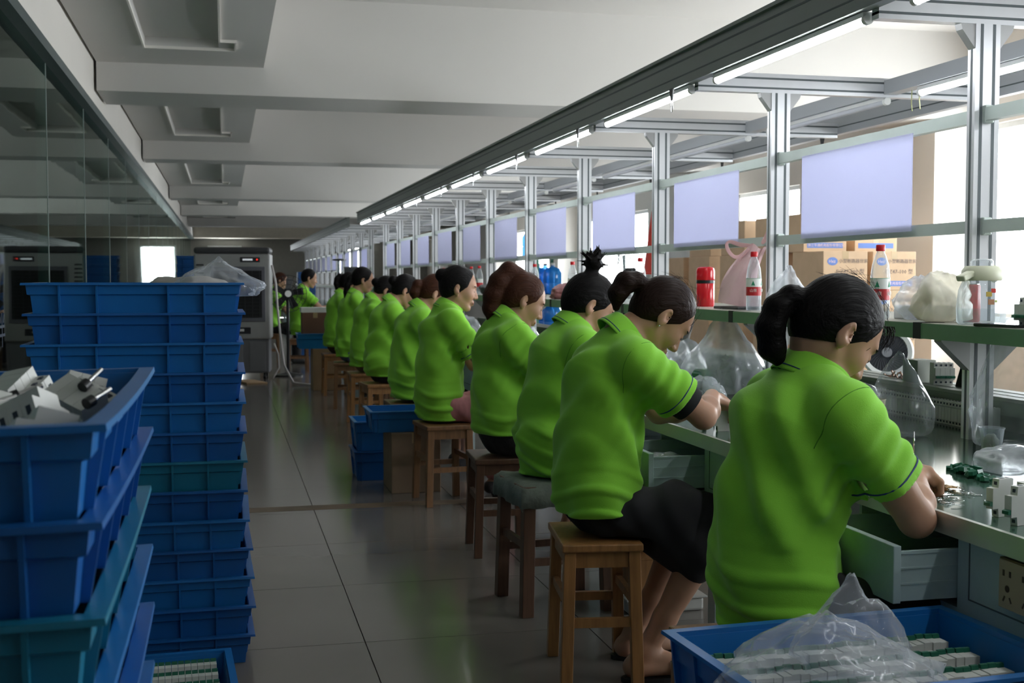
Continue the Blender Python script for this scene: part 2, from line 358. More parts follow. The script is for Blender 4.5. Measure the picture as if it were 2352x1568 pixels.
# drawer cases and drawers under the front edge (one opening per station)
case = pm('painted_grey_steel', (0, 0, 0))
dz0, dz1 = .575, .715
def drawer_unit(yr, pull, nm):
    """unit whose drawer mouth runs from yr to yr+.42; closed panel continues towards the camera"""
    u = MB()
    u.bx(TXF + .02, TXF + .035, yr - .60, yr - .012, dz0 - .02, dz1 + .005)       # closed panel
    u.bx(TXF + .02, TXF + .42, yr - .012, yr, dz0 - .02, dz1 + .005).bx(TXF + .02, TXF + .42, yr + .40, yr + .412, dz0 - .02, dz1 + .005)
    u.bx(TXF + .02, TXF + .42, yr - .60, yr + .412, dz0 - .034, dz0 - .02)
    u.bx(TXF + .40, TXF + .42, yr, yr + .40, dz0 - .02, dz1 + .005)
    o = putn(u, 'drawer_case', M_STEEL)
    rim = MB().bx(TXF + .0185, TXF + .022, yr - .57, yr - .04, dz1 - .012, dz1 - .009).bx(TXF + .0185, TXF + .022, yr - .57, yr - .04, dz0 + .006, dz0 + .009).bx(TXF + .0185, TXF + .022, yr - .043, yr - .04, dz0 + .006, dz1 - .009)
    rim.build('panel_seam', M_GROOVE, o)
    d = empty('drawer', Vector((TXF - pull, yr + .004, dz0)) - Vector(NBEN.location)); d.parent = NBEN
    MB().bx(-.006, .012, -.004, .396, -.004, .118).build('drawer_front', M_STEEL, d, bevel=.002)
    for yy in (.0, .388):
        sd = MB().bx(.012, .40, yy, yy + .004, 0, .10)
        sd.prism([(yy - .003, .10), (yy + .006, .10), (yy + .006, .106), (yy - .003, .106)], .012, .40, 'x')
        for zz in (.035, .068): sd.bx(.012, .40, yy - .0025, yy, zz, zz + .004)
        sd.build('drawer_side', M_STEEL, d)
    MB().bx(.012, .40, .004, .388, .004, .008).build('drawer_bottom', M_STEEL, d)
    return d
D1 = drawer_unit(2.266, .125, 'a'); D2 = drawer_unit(3.665, .165, 'b')
for y in (5.1, 6.53, 7.97, 9.4, 10.8, 12.3, 13.7): drawer_unit(y, .004, 'c')
# foot rail / modesty shelf under the table
putn(MB().bx(2.95, 2.99, -1.4, 17.75, .12, .16), 'foot_rail', M_STEEL)
# wall socket on the closed drawer panel
sk = thing('power_socket', 'brown wooden-backed power socket on the grey bench panel', 'socket', (TXF + .016, 2.02, .655))
MB().bx(-.008, .004, -.09, .088, -.055, .046).build('backing_plate', pm('socket_back_wood', (.20, .13, .05), .6), sk, bevel=.002)
fp = MB().bx(-.013, -.008, -.086, .083, -.053, .043).build('face_plate', pm('socket_face', (.36, .29, .19), .45), sk, bevel=.002)
h = MB()
for yc in (.055, -.005, -.06):
    for (dy, z) in ((.012, .018), (-.008, .018)): h.bx(-.0136, -.012, yc + dy - .003, yc + dy + .003, z - .006, z + .006)
    h.tube([(-.0136, yc, -.012), (-.012, yc, -.012)], .007, 10)
    for (dy, r) in ((.010, .5), (-.010, -.5)): h.box((-.0128, yc + dy, -.033), (.0016, .004, .012), R=Matrix.Rotation(r, 3, 'X'))
h.build('socket_holes', pm('socket_hole', (.05, .03, .02), .7), fp)
# ------------------------------------------------------------------ lights
def led(name, x, y0, y1, z, lit=True):
    o = thing('led_tube_light', name, 'light', (x, (y0 + y1) / 2, z))
    h = (y1 - y0) / 2
    MB().bx(-.016, .016, -h, h, .006, .022).build('housing', M_WHITEP, o)
    MB().tube([(0, -h + .012, 0), (0, h - .012, 0)], .0145, 12).build('tube', M_LED if lit else pm('unlit_tube', (.62, .63, .68), .25), o, smooth=40)
    for s in (-1, 1): MB().tube([(0, s * (h - .012), 0), (0, s * (h + .006), 0)], .0165, 12).build('end_cap', M_WHITEP, o, smooth=40)
    return o
for k, a in enumerate(YS1[:-1]):
    c = a + .59
    led('lit white LED tube under the front fascia, %s from the camera' % ORD[k], FX + .015, c - .585 + .03, c + .585 + .03, 2.038)
    led('LED tube under the rear light channel, %s from the camera%s' % (ORD[k], ', lit' if k < 4 else ', switched off'), CX, c - .585, c + .585, 2.016, lit=k < 4)
def hook(label, x, y, z):
    o = thing('hanging_hook', label, 'hook', (x, y, z))
    MB().prism([(-.024, 0), (.024, 0), (.008, -.05), (-.008, -.05)], -.003, .003, 'x').build('strap', M_BLACK, o)
    MB().tube([(0, -.004, -.046), (0, -.012, -.075), (0, -.006, -.10), (0, .006, -.10), (0, .012, -.075), (0, .004, -.046)], .0022, 6).build('wire_clip', M_CHROME, o, smooth=True)
for k in range(9):
    y = 4.99 + SP * k
    hook('black strap hook with wire clip on the front fascia, %s from the camera' % ORD[k], FX - .018, y, 2.066)
for k in range(6):
    hook('black strap hook with wire clip on the rear fascia, %s from the camera' % ORD[k], BX - .025, 4.95 + SP * k, 2.05)
# lavender instruction sheets between the bars
for k in range(1, len(YS1) - 3):
    a = YS1[k + 2]; 
    sp = MB().bx(-.0015, .0015, -.405, .405, -.175, .155)
    o = sp.build('instruction_sheet', M_PANEL); o.location = (2.2685, a + .76, 1.586)
    tag(o, 'pale lavender sheet hung between the frame bars, %s from the camera' % ORD[k - 1], 'sheet', 'lavender sheets on the frame')
for k in range(0, len(YS2) - 1):
    o = MB().bx(-.0015, .0015, -.405, .405, -.175, .155).build('instruction_sheet', M_PANEL); o.location = (2.2685, YS2[k] + .76, 1.586)
    tag(o, 'pale lavender sheet on the far bench frame, %s from the near end' % ORD[k], 'sheet', 'lavender sheets on the far frame')
# ================================================================== PEOPLE (signed-distance fields meshed with surface nets)
class SDF:
    def __init__(s, lo, hi, h):
        s.lo = np.array(lo, dtype=np.float32); s.h = h
        n = np.ceil((np.array(hi) - np.array(lo)) / h).astype(int) + 1
        s.ax = [(s.lo[i] + h * np.arange(n[i])).astype(np.float32) for i in range(3)]
        s.D = np.full(tuple(n), .3, dtype=np.float32)
    def blk(s, lo, hi, m=.05):
        sl = []; 
        for i in range(3):
            a = int(max(0, math.floor((lo[i] - m - s.lo[i]) / s.h))); b = int(min(len(s.ax[i]), math.ceil((hi[i] + m - s.lo[i]) / s.h) + 1))
            if b <= a: return None, None
            sl.append(slice(a, b))
        X = s.ax[0][sl[0]][:, None, None]; Y = s.ax[1][sl[1]][None, :, None]; Z = s.ax[2][sl[2]][None, None, :]
        return tuple(sl), (X, Y, Z)
    def uni(s, prim, k=.02):
        fn, lo, hi = prim; sl, P = s.blk(lo, hi, .05 + k)
        if sl is None: return
        a = s.D[sl]; b = fn(*P)
        hh = np.clip(.5 + .5 * (b - a) / k, 0, 1); s.D[sl] = b + (a - b) * hh - k * hh * (1 - hh)
    def sub(s, prim, k=.01):
        fn, lo, hi = prim; sl, P = s.blk(lo, hi, .03 + k)
        if sl is None: return
        a = s.D[sl]; b = -fn(*P)
        hh = np.clip(.5 - .5 * (b - a) / k, 0, 1); s.D[sl] = b + (a - b) * hh + k * hh * (1 - hh)
    def cut(s, p, n, k=.004):
        """keep the side the normal points to"""
        n = np.array(n, float); n /= np.linalg.norm(n)
        b = -((s.ax[0][:, None, None] - p[0]) * n[0] + (s.ax[1][None, :, None] - p[1]) * n[1] + (s.ax[2][None, None, :] - p[2]) * n[2])
        s.D = np.maximum(s.D, b.astype(np.float32))
    def mesh(s):
        D = s.D; ins = D < 0
        c = [ins[i:i - 1 or None, j:j - 1 or None, k:k - 1 or None] for i in (0, 1) for j in (0, 1) for k in (0, 1)]
        anyi = np.zeros(tuple(n - 1 for n in D.shape), bool); alli = np.ones_like(anyi)
        for q in c: anyi |= q; alli &= q
        act = anyi & ~alli; I = np.argwhere(act)
        if len(I) == 0: return np.zeros((0, 3)), np.zeros((0, 4), int)
        idx = np.full(act.shape, -1, np.int32); idx[act] = np.arange(len(I))
        offs = np.array([(i, j, k) for i in (0, 1) for j in (0, 1) for k in (0, 1)])
        val = np.stack([D[I[:, 0] + o[0], I[:, 1] + o[1], I[:, 2] + o[2]] for o in offs], 1)
        acc = np.zeros((len(I), 3)); cnt = np.zeros(len(I))
        for a in range(8):
            for b in range(a + 1, 8):
                if abs(offs[a] - offs[b]).sum() != 1: continue
                va, vb = val[:, a], val[:, b]; m = (va < 0) != (vb < 0); t = np.where(m, va / np.where(m, va - vb, 1), 0)
                acc += np.where(m[:, None], offs[a] + t[:, None] * (offs[b] - offs[a]), 0); cnt += m
        V = (I + acc / cnt[:, None]) * s.h + s.lo
        Q = []
        for ax in range(3):
            sl0 = [slice(1, -1)] * 3; sl0[ax] = slice(0, -1); sl1 = [slice(1, -1)] * 3; sl1[ax] = slice(1, None)
            A = ins[tuple(sl0)]; B = ins[tuple(sl1)]; E = np.argwhere(A != B)
            if len(E) == 0: continue
            fl_ = A[tuple(E.T)]
            u, v = [(1, 2), (2, 0), (0, 1)][ax]; E = E.copy(); E[:, u] += 1; E[:, v] += 1
            def g(du, dv):
                F = E.copy(); F[:, u] -= du; F[:, v] -= dv; return idx[tuple(F.T)]
            q = np.stack([g(1, 1), g(0, 1), g(0, 0), g(1, 0)], 1)
            q[~fl_] = q[~fl_][:, ::-1]; Q.append(q)
        return V, np.concatenate(Q)
    def val(s, p):
        i = np.clip(np.round((np.array(p) - s.lo) / s.h).astype(int), 0, np.array(s.D.shape) - 1); return s.D[tuple(i)]
    def build(s, name, mat, parent, smooth_it=0):
        V, Q = s.mesh(); me = bpy.data.meshes.new(name)
        if smooth_it:
            for _ in range(smooth_it):
                S = np.zeros_like(V); C = np.zeros(len(V))
                for a in range(4):
                    e0, e1 = Q[:, a], Q[:, (a + 1) % 4]; np.add.at(S, e0, V[e1]); np.add.at(C, e0, 1)
                    np.add.at(S, e1, V[e0]); np.add.at(C, e1, 1)
                V = .5 * V + .5 * S / np.maximum(C, 1)[:, None]
        me.vertices.add(len(V)); me.vertices.foreach_set('co', V.astype(np.float32).ravel())
        me.loops.add(len(Q) * 4); me.loops.foreach_set('vertex_index', Q.astype(np.int32).ravel())
        me.polygons.add(len(Q)); me.polygons.foreach_set('loop_start', np.arange(0, len(Q) * 4, 4, dtype=np.int32))
        me.polygons.foreach_set('use_smooth', np.ones(len(Q), bool)); me.update(calc_edges=True)
        me.materials.append(mat); o = bpy.data.objects.new(name, me); link(o, parent); return o
def rc(a, b, r1, r2=None, sy=1.0):
    """tapered capsule; sy widens it along y"""
    r2 = r1 if r2 is None else r2; a = np.array(a, float); b = np.array(b, float); d = b - a; L2 = max(1e-9, float(d @ d)); R = max(r1, r2)
    def fn(X, Y, Z):
        t = np.clip(((X - a[0]) * d[0] + (Y - a[1]) * d[1] + (Z - a[2]) * d[2]) / L2, 0, 1)
        q = (X - a[0] - t * d[0]) ** 2 + ((Y - a[1] - t * d[1]) / sy) ** 2 + (Z - a[2] - t * d[2]) ** 2
        return (np.sqrt(q) - (r1 + t * (r2 - r1))).astype(np.float32)
    e = np.array([R, R * sy, R]); return fn, np.minimum(a, b) - e, np.maximum(a, b) + e
def el(c, r, M=None):
    """ellipsoid, M = 3x3 local-to-world"""
    c = np.array(c, float); r = np.array(r, float); R = np.eye(3) if M is None else np.array(M)
    def fn(X, Y, Z):
        x, y, z = X - c[0], Y - c[1], Z - c[2]
        l = [R[0, i] * x + R[1, i] * y + R[2, i] * z for i in range(3)]
        k0 = np.sqrt((l[0] / r[0]) ** 2 + (l[1] / r[1]) ** 2 + (l[2] / r[2]) ** 2)
        k1 = np.sqrt((l[0] / r[0] ** 2) ** 2 + (l[1] / r[1] ** 2) ** 2 + (l[2] / r[2] ** 2) ** 2) + 1e-6
        return (k0 * (k0 - 1) / k1).astype(np.float32)
    e = np.full(3, r.max()); return fn, c - e, c + e
def chain(F, pts, rs, k=.015, sy=None):
    for i in range(len(pts) - 1): F.uni(rc(pts[i], pts[i + 1], rs[i], rs[i + 1], 1.0 if sy is None else (sy[i] + sy[i + 1]) / 2), k)
SKIN = pm('skin', (.46, .255, .165), .48, spec=.35, nscale=18, namp=.08, sss=.12)
LIPS = pm('lip_skin', (.36, .13, .10), .4)
SHIRT = pm('lime_polo_fabric', (.27, .67, .05), .75, spec=.2, nscale=10, namp=.06, bump=.12, bscale=420, sheen=.15)
NAVY = pm('navy_piping', (.012, .03, .16), .7)
BLKCLOTH = pm('black_cloth', (.006, .006, .008), .85)
def hairmat(name, c, c2):
    return pm(name, c, .50, spec=.12, nscale=30, namp=.2, col2=c2, stretch=(.6, 9, 3), bump=.5, bscale=26, detail=6)
HAIRS = {'black': hairmat('black_hair', (.010, .008, .008), (.003, .0025, .003)), 'brown': hairmat('dark_brown_hair', (.030, .014, .010), (.010, .005, .004)), 'red': hairmat('reddish_brown_hair', (.085, .030, .016), (.030, .011, .007))}
def rotm(pitch, yaw=0, roll=0):
    return np.array(Matrix.Rotation(yaw, 3, 'Z') @ Matrix.Rotation(pitch, 3, 'Y') @ Matrix.Rotation(roll, 3, 'X'))
def fingers(F, wrist, d, up, side, curl=.9, s=1.0):
    """palm and five fingers; d = pointing direction, up = back of the hand, side = thumb side"""
    d, up, side = [np.array(v, float) / np.linalg.norm(v) for v in (d, up, side)]
    w = np.array(wrist, float); k = w + d * .085 * s
    for o in (-.030, -.010, .010, .029): F.uni(rc(w + side * o * .6, k + side * o, .015 * s, .0125 * s), .012)
    for i, (o, L) in enumerate(((.030, .9), (.010, 1.0), (-.010, .95), (-.028, .78))):
        p = k + side * o * s; a = 0; L *= .040 * s; r = .0095 * s
        for j in range(3):
            a += curl * (.75 if j == 0 else .9) + .06 * i
            q = p + (d * math.cos(a) - up * math.sin(a)) * L; F.uni(rc(p, q, r, r - .001), .004); p = q; r -= .001; L *= .75
    p = w + d * .03 + side * .028 * s; q = p + d * .035 * s + side * .022 * s - up * .012; F.uni(rc(p, q, .013 * s, .011 * s), .01)
    F.uni(rc(q, q + d * .026 * s - up * .018 - side * .012, .0105 * s, .009 * s), .005)
def person(spec):
    """spec is in the person's own frame: +x is where the bench is, z is height above the floor, y to the person's left"""
    g = spec.get; X0, Y0 = spec['at']; rz = g('rz', 0)
    P = thing('person', spec['label'], 'person', (X0, Y0, 0), rz, 'workers seated along the bench' if not g('standing') else None)
    zs = g('seat', .45); h = g('h', .006)
    pel = np.array([g('pel', .06), 0, zs + .11]); nk = np.array(g('neck', (.10, 0, 1.075))); hd = np.array(g('head', (.20, 0, 1.135)))
    pit = math.radians(g('pitch', 38)); R = rotm(pit, math.radians(g('yaw', 0)), math.radians(g('roll', 0)))
    def H(x, y, z): return hd + R @ np.array([x, y, z])
    bk = g('bulk', 1.0)
    mid = pel + (nk - pel) * .36 + np.array([g('slump', -.022), 0, 0]); che = pel + (nk - pel) * .70 + np.array([g('slump', -.022) * .8, 0, 0])
    sh = g('shoulders', None) or [nk + np.array([.0, s * .165, -.105]) for s in (1, -1)]
    sh = [np.array(q) for q in sh]; elb = [np.array(q) for q in g('elbows', [(.29, .20, .75), (.29, -.19, .74)])]
    wri = [np.array(q) for q in g('wrists', [(.40, .09, .80), (.40, -.02, .80)])]
    knee = [np.array(q) for q in g('knees', [(.44, .11, .50), (.44, -.11, .50)])]
    ank = [np.array(q) for q in g('ankles', [(.40, .11, .085), (.40, -.11, .085)])]
    hip = [pel + np.array([.02, s * .085, -.03]) for s in (1, -1)]
    # ---------------- body
    allp = np.array([pel, nk, hd, *elb, *wri, *knee, *ank]); lo = allp.min(0) - .2; hi = allp.max(0) + .2; lo[2] = -.01
    F = SDF(lo, hi, h)
    F.uni(el(H(-.006, 0, .037), (.097, .077, .090), R), .01)
    F.uni(el(H(.032, 0, -.022), (.060, .059, .083), R), .03)
    for s in (1, -1):
        F.uni(rc(H(.0, s * .046, -.045), H(.058, s * .018, -.090), .022, .018), .02)
        F.uni(el(H(.058, s * .036, -.018), (.030, .026, .030), R), .02)
    F.uni(rc(H(.072, -.008, -.094), H(.072, .008, -.094), .018), .015)
    F.uni(el(H(.076, 0, .036), (.020, .046, .016), R), .015)
    F.uni(rc(H(.090, 0, .014), H(.110, 0, -.024), .008, .011), .01); F.uni(rc(H(.100, -.012, -.029), H(.100, .012, -.029), .009), .008)
    for s in (1, -1):
        F.sub(el(H(.100, s * .031, .010), (.014, .017, .011), R), .012); F.uni(el(H(.079, s * .031, .008), (.014, .016, .012), R), .004)
        F.uni(rc(H(.093, s * .012, -.056), H(.095, 0, -.055), .006, .008), .006); F.uni(rc(H(.090, s * .011, -.067), H(.092, 0, -.068), .007, .009), .006)
        E = R @ rotm(-.2, s * .35)
        F.uni(el(H(-.012, s * .080, -.002), (.020, .0085, .034), E), .006); F.sub(el(H(-.004, s * .089, .004), (.011, .009, .020), E), .003)
        F.uni(rc(H(-.006, s * .077, -.026), H(-.004, s * .078, -.032), .008, .007), .006)
    F.uni(rc(nk + np.array([.012, 0, -.03]), H(-.025, 0, -.045), .060 * bk ** .5, .050), .03)
    chain(F, [pel, mid, che, nk + np.array([0, 0, -.06])], [.085, .085, .085, .06], .03, [1.4, 1.3, 1.4, 1.3])
    for i, s in enumerate((1, -1)):
        F.uni(rc(nk + np.array([0, 0, -.05]), sh[i], .05, .048), .03)
        ar = g('arm', 1.0)
        chain(F, [sh[i], sh[i] * .45 + elb[i] * .55, elb[i]], [.050 * ar, .047 * ar, .038 * ar], .015)
        d = wri[i] - elb[i]; chain(F, [elb[i], elb[i] + d * .35, wri[i]], [.038 * ar, .041 * ar, .026], .015)
        hdv = g('hand_dir', [(.8, -.35, -.12), (.8, .35, -.12)])[i]
        fingers(F, wri[i], hdv, (-.05, 0, 1), (0, -s, .25), g('curl', .75))
        d = knee[i] - hip[i]; chain(F, [hip[i], hip[i] + d * .5, knee[i]], [.064, .068, .053], .02)
        d = ank[i] - knee[i]; chain(F, [knee[i], knee[i] + d * .3 + np.array([-.012, 0, 0]), knee[i] + d * .75, ank[i]], [.052, .055, .036, .032], .02)
        ft = np.array([.15, s * .02, -.052]); hl = ank[i] + np.array([-.035, 0, -.045])
        F.uni(rc(ank[i], hl, .033, .030), .02); F.uni(rc(hl, ank[i] + ft, .030, .020, 1.35), .02); F.uni(rc(ank[i], ank[i] + ft * .7, .030, .022), .02)
    body = F.build('body', SKIN, P)
    # ---------------- face details
    def blob(name, c, r, mat, M=None, par=P):
        mb = MB(); n, m = 10, 6; V = []; Fc = []
        for a in range(m + 1):
            for b in range(n):
                t, f_ = PI * a / m, 2 * PI * b / n; v = np.array([r[0] * math.sin(t) * math.cos(f_), r[1] * math.sin(t) * math.sin(f_), r[2] * math.cos(t)])
                V.append(np.array(c) + (R if M is None else M) @ v)
        for a in range(m):
            for b in range(n): Fc.append((a * n + b, (a + 1) * n + b, (a + 1) * n + (b + 1) % n, a * n + (b + 1) % n))
        return mb.add(V, Fc).build(name, mat, par, smooth=True)
    HM = HAIRS[spec['hair']]
    for s in (1, -1):
        blob('eyebrow', H(.088, s * .032, .034), (.006, .017, .0035), HM, R @ rotm(0, s * .35))
        blob('eyelashes', H(.0895, s * .032, .004), (.004, .014, .0022), M_BLACK, R @ rotm(0, s * .3))
    blob('lips', H(.0965, 0, -.0615), (.0055, .019, .0085), LIPS)
    # ---------------- trousers / skirt
    kind, bm_ = g('bottom', ('trousers', BLKCLOTH))
    hb = max(h, .008); Fb = SDF(np.array([-.22, -.30, .0]), np.array([.75, .30, zs + .36]), hb)
    chain(Fb, [pel + np.array([0, 0, .10]), pel, pel + np.array([.02, 0, -.02])], [.094 * bk, .110 * bk, .110 * bk], .03, [1.38, 1.42, 1.44])
    for i, s in enumerate((1, -1)):
        d = knee[i] - hip[i]
        if kind == 'skirt':
            chain(Fb, [hip[i] + np.array([-.005, 0, -.02]), hip[i] + d * .55 + np.array([0, 0, -.01]), knee[i] + np.array([-.0, 0, -.035])], [.068, .105, .09], .04)
            chain(Fb, [hip[i] + d * .5 + np.array([0, 0, -.05]), knee[i] + np.array([-.10, 0, -.12])], [.09, .08], .06)
        else:
            e = knee[i] if kind == 'trousers' else hip[i] + d * .8
            chain(Fb, [hip[i], hip[i] + d * .5, e], [.070 * bk, .082, .070], .03)
            if kind == 'trousers':
                d2 = ank[i] - knee[i]; chain(Fb, [knee[i], knee[i] + d2 * .5, knee[i] + d2 * .9], [.072, .068, .062], .03)
    Xg, Yg, Zg = Fb.ax[0][:, None, None], Fb.ax[1][None, :, None], Fb.ax[2][None, None, :]
    Fb.D += (.0035 * np.sin(Xg * 55 + Zg * 40 + 3 * np.sin(Yg * 20)) + .003 * np.sin(Yg * 60 - Xg * 30)).astype(np.float32)
    Fb.cut((0, 0, zs + .001), (0, 0, 1)) if kind == 'shorts' else None
    # nothing may sink into the stool top
    sx0, sx1, sy = spec.get('stoolbox', (-.16, .17, .17))
    Fb.D = np.maximum(Fb.D, np.where((Xg > sx0 - .01) & (Xg < sx1) & (np.abs(Yg) < sy + .01) & (Zg < zs), .05, -1).astype(np.float32))
    Fb.build({'skirt': 'skirt', 'shorts': 'shorts'}.get(kind, 'trousers'), bm_, P, 1)
    if kind != 'trousers':
        pass
    # ---------------- shoes
    for i, s in enumerate((1, -1)):
        if g('sandals'):
            sl_ = MB(); c = ank[i] + np.array([.045, s * .008, 0]); n = 20
            out = [(c[0] + .125 * math.cos(2 * PI * k / n), c[1] + .045 * math.sin(2 * PI * k / n)) for k in range(n)]
            sh_o = sl_.prism(out, .0, .014, 'z').build('sandal', M_BLACK, P)
            MB().tube([(c[0] + .03, c[1] + .042 * math.cos(t), .014 + .058 * math.sin(t)) for t in [PI * k / 8 for k in range(9)]], .006, 6).build('strap', M_CHROME, sh_o)
        else:
            Fo = SDF(ank[i] + np.array([-.12, -.10, -.10]), ank[i] + np.array([.25, .10, .03]), .008)
            ft = np.array([.15, s * .02, -.052]); hl = ank[i] + np.array([-.035, 0, -.045]); Fo.uni(rc(hl, ank[i] + ft, .037, .030, 1.3), .02); Fo.uni(rc(ank[i] + np.array([0, 0, -.02]), ank[i] + ft * .6, .040, .036), .02)
            Fo.cut((0, 0, .001), (0, 0, 1)); Fo.build('shoe', pm('dark_shoe', (.03, .028, .03), .6), P)
    # ---------------- polo shirt
    hs = h; hem = g('hem', zs + .03)
    lo = np.array([min(-.25, nk[0] - .3), -.34, hem - .05]); hi = np.array([max(elb[1][0], nk[0]) + .12, .34, nk[2] + .08])
    Fs = SDF(lo, hi, hs)
    chain(Fs, [pel + np.array([-.005, 0, -.06]), pel + np.array([-.012, 0, .05]), mid, che], [.118 * bk, .121 * bk, .119 * bk, .120 * bk], .05, [1.40, 1.38, 1.30, 1.30])
    up = nk + np.array([-.012, 0, -.085]); Fs.uni(rc(che, up, .118 * bk, .076, 1.38), .05)
    bs = []
    for i, s in enumerate((1, -1)):
        Fs.uni(rc(nk + np.array([.0, s * .03, -.045]), sh[i] + np.array([0, 0, -.008]), .052, .060), .04)
        d = elb[i] - sh[i]; e = sh[i] + d * g('sleeve', .66); dn = d / np.linalg.norm(d)
        Fs.uni(rc(sh[i], e, .070, .074), .045); bs.append((e, dn))
    Xg, Yg, Zg = Fs.ax[0][:, None, None], Fs.ax[1][None, :, None], Fs.ax[2][None, None, :]
    rnd = random.Random(g('seed', 1)); ph = [rnd.uniform(0, 6.28) for _ in range(8)]
    wz = np.clip((zs + .26 - Zg) / .2, 0, 1)               # compression folds near the waist
    fold = .011 * wz * np.maximum(0, np.sin(Zg * 82 + 16 * Xg * np.sin(ph[0]) + 9 * Yg * np.cos(ph[1]) + 1.8 * np.sin(Yg * 11 + ph[2]) + 1.5 * np.sin(Xg * 13 + ph[3])))
    diag = .0080 * np.sin(34 * (Zg * .75 + Xg * 1.0) + 5 * np.sin(Yg * 9 + ph[4]) + ph[5]) * np.clip(.5 + .9 * np.sin(Zg * 9 + Xg * 7 + ph[6]), 0, 1)
    vert = .0060 * np.sin(42 * Yg + 22 * Xg + 4 * np.sin(Zg * 7 + ph[7])) * np.clip((nk[2] - .12 - Zg) * 4, 0, 1)
    arm = 0
    for (e, dn) in bs:                                       # creases that run round the sleeve
        s_ = (Xg - e[0]) * dn[0] + (Yg - e[1]) * dn[1] + (Zg - e[2]) * dn[2]
        near = np.exp(-(((Xg - e[0]) ** 2 + (Yg - e[1]) ** 2 + (Zg - e[2]) ** 2) / .022))
        arm = arm + .008 * near * np.sin(s_ * 95 + Xg * 40 + ph[2]) * np.clip(-s_ * 14, 0, 1)
    Fs.D -= (fold + diag + vert + arm).astype(np.float32) * g('wrinkle', 1.0)
    tilt = g('hemtilt', 0.0); Fs.cut((0, 0, hem), (-tilt, 0, 1))
    Fs.D = np.maximum(Fs.D, np.where((Xg > sx0 - .01) & (Xg < sx1) & (np.abs(Yg) < sy + .01) & (Zg < zs + .003), .05, -1).astype(np.float32))
    for i, (e, dn) in enumerate(bs):
        # end of the sleeve: flat cut, hollow inside
        sl, Q = Fs.blk(e - .16, e + .16, 0)
        side = ((Q[0] - e[0]) * dn[0] + (Q[1] - e[1]) * dn[1] + (Q[2] - e[2]) * dn[2])
        rad = np.sqrt(np.maximum(0, (Q[0] - e[0]) ** 2 + (Q[1] - e[1]) ** 2 + (Q[2] - e[2]) ** 2 - side ** 2))
        cutv = np.where(rad < .105, side, -1); Fs.D[sl] = np.maximum(Fs.D[sl], np.minimum(cutv, .05).astype(np.float32))
        Fs.sub(rc(e - dn * .05, e + dn * .05, .058, .066), .004)
    seam = pm('lime_seam', (.10, .33, .012), .8)
    def cloth_ring(q0, dn, rmax, nseg=32):
        a = np.cross(dn, (0, 1, 0)); a /= np.linalg.norm(a); b = np.cross(dn, a); rs_ = []
        for k in range(nseg):
            v = a * math.cos(2 * PI * k / nseg) + b * math.sin(2 * PI * k / nseg); r = .03
            while r < rmax and Fs.val(q0 + v * r) < 0: r += .0015
            rs_.append(r)
        med = sorted(rs_)[nseg // 3]; rs_ = [min(r, med + .03) for r in rs_]
        rs_ = [(rs_[k - 1] + 2 * rs_[k] + rs_[(k + 1) % nseg]) / 4 for k in range(nseg)]
        return [q0 + (a * math.cos(2 * PI * k / nseg) + b * math.sin(2 * PI * k / nseg)) * (rs_[k] - .0004) for k in range(nseg)]
    nd = (hd - nk); nd = nd / np.linalg.norm(nd)
    shirt = Fs.build('polo_shirt', SHIRT, P, 1)
    if h < .0065:
        for i, (e, dn) in enumerate(bs):
            MB().tube(cloth_ring(e - dn * .036, dn, .12), .0011, 4, closed=True).build('hem_stitch', seam, shirt, smooth=True)
            tl_ = dn * .55 + np.array([0, (1, -1)[i] * .75, 0]); tl_ /= np.linalg.norm(tl_)
            MB().tube([p_ for p_ in cloth_ring(sh[i] + dn * .02, tl_, .13)], .0011, 4, closed=True).build('armhole_seam', seam, shirt, smooth=True)
    # piping round the sleeve hems: rays from the sleeve axis to the cloth surface
    for i, (e, dn) in enumerate(bs):
        a = np.cross(dn, (0, 1, 0)); a /= np.linalg.norm(a); b = np.cross(dn, a); pts = []; q0 = e - dn * .022
        for k in range(28):
            v = a * math.cos(2 * PI * k / 28) + b * math.sin(2 * PI * k / 28); r = .11
            while r > .05 and Fs.val(q0 + v * r) > 0: r -= .0015
            pts.append(r)
        pts = [(pts[k - 1] + 2 * pts[k] + pts[(k + 1) % 28]) / 4 for k in range(28)]
        pts = [min(p_, sorted(pts)[14] + .012) for p_ in pts]
        MB().tube([q0 + (a * math.cos(2 * PI * k / 28) + b * math.sin(2 * PI * k / 28)) * (pts[k] + .001) for k in range(28)], .0022, 5, closed=True).build('sleeve_piping', NAVY, shirt, smooth=True)
    if g('undersleeve'):
        for i, (e, dn) in enumerate(bs):
            MB().tube([e - dn * .05, e, e + dn * .035], [.058, .060, .056], 20, cap=False).build('inner_sleeve', BLKCLOTH, shirt, smooth=True)
    # collar: a folded band round the neck
    ca = nd * .75 + np.array([0, 0, .5]); ca /= np.linalg.norm(ca); cu = np.cross((0, 1, 0), ca); cu /= np.linalg.norm(cu); cv = np.array([0, 1., 0])
    cc = nk + np.array([.014, 0, -.030]); n = 36; prof = [(.0635, -.02), (.064, .026), (.068, .032), (.0735, .026), (.088, -.022), (.090, -.028)]
    V = []; Fc = []; pip = []
    for k in range(n + 1):
        an = math.radians(38) + (2 * PI - math.radians(76)) * k / n; cx, cy = math.cos(an), math.sin(an)
        fr_ = (1 + cx) / 2
        for j, (r, z) in enumerate(prof):
            V.append(cc + (cu * cx * (1.03 if cx < 0 else 1.12) + cv * cy * 1.05) * r + ca * (z - .020 * fr_ * fr_ - (.012 * fr_ if j > 3 else 0)))
        r, z = .0872, -.0160
        pip.append(cc + (cu * cx * (1.03 if cx < 0 else 1.12) + cv * cy * 1.05) * r + ca * (z - .020 * fr_ * fr_ - .012 * fr_))
    m = len(prof)
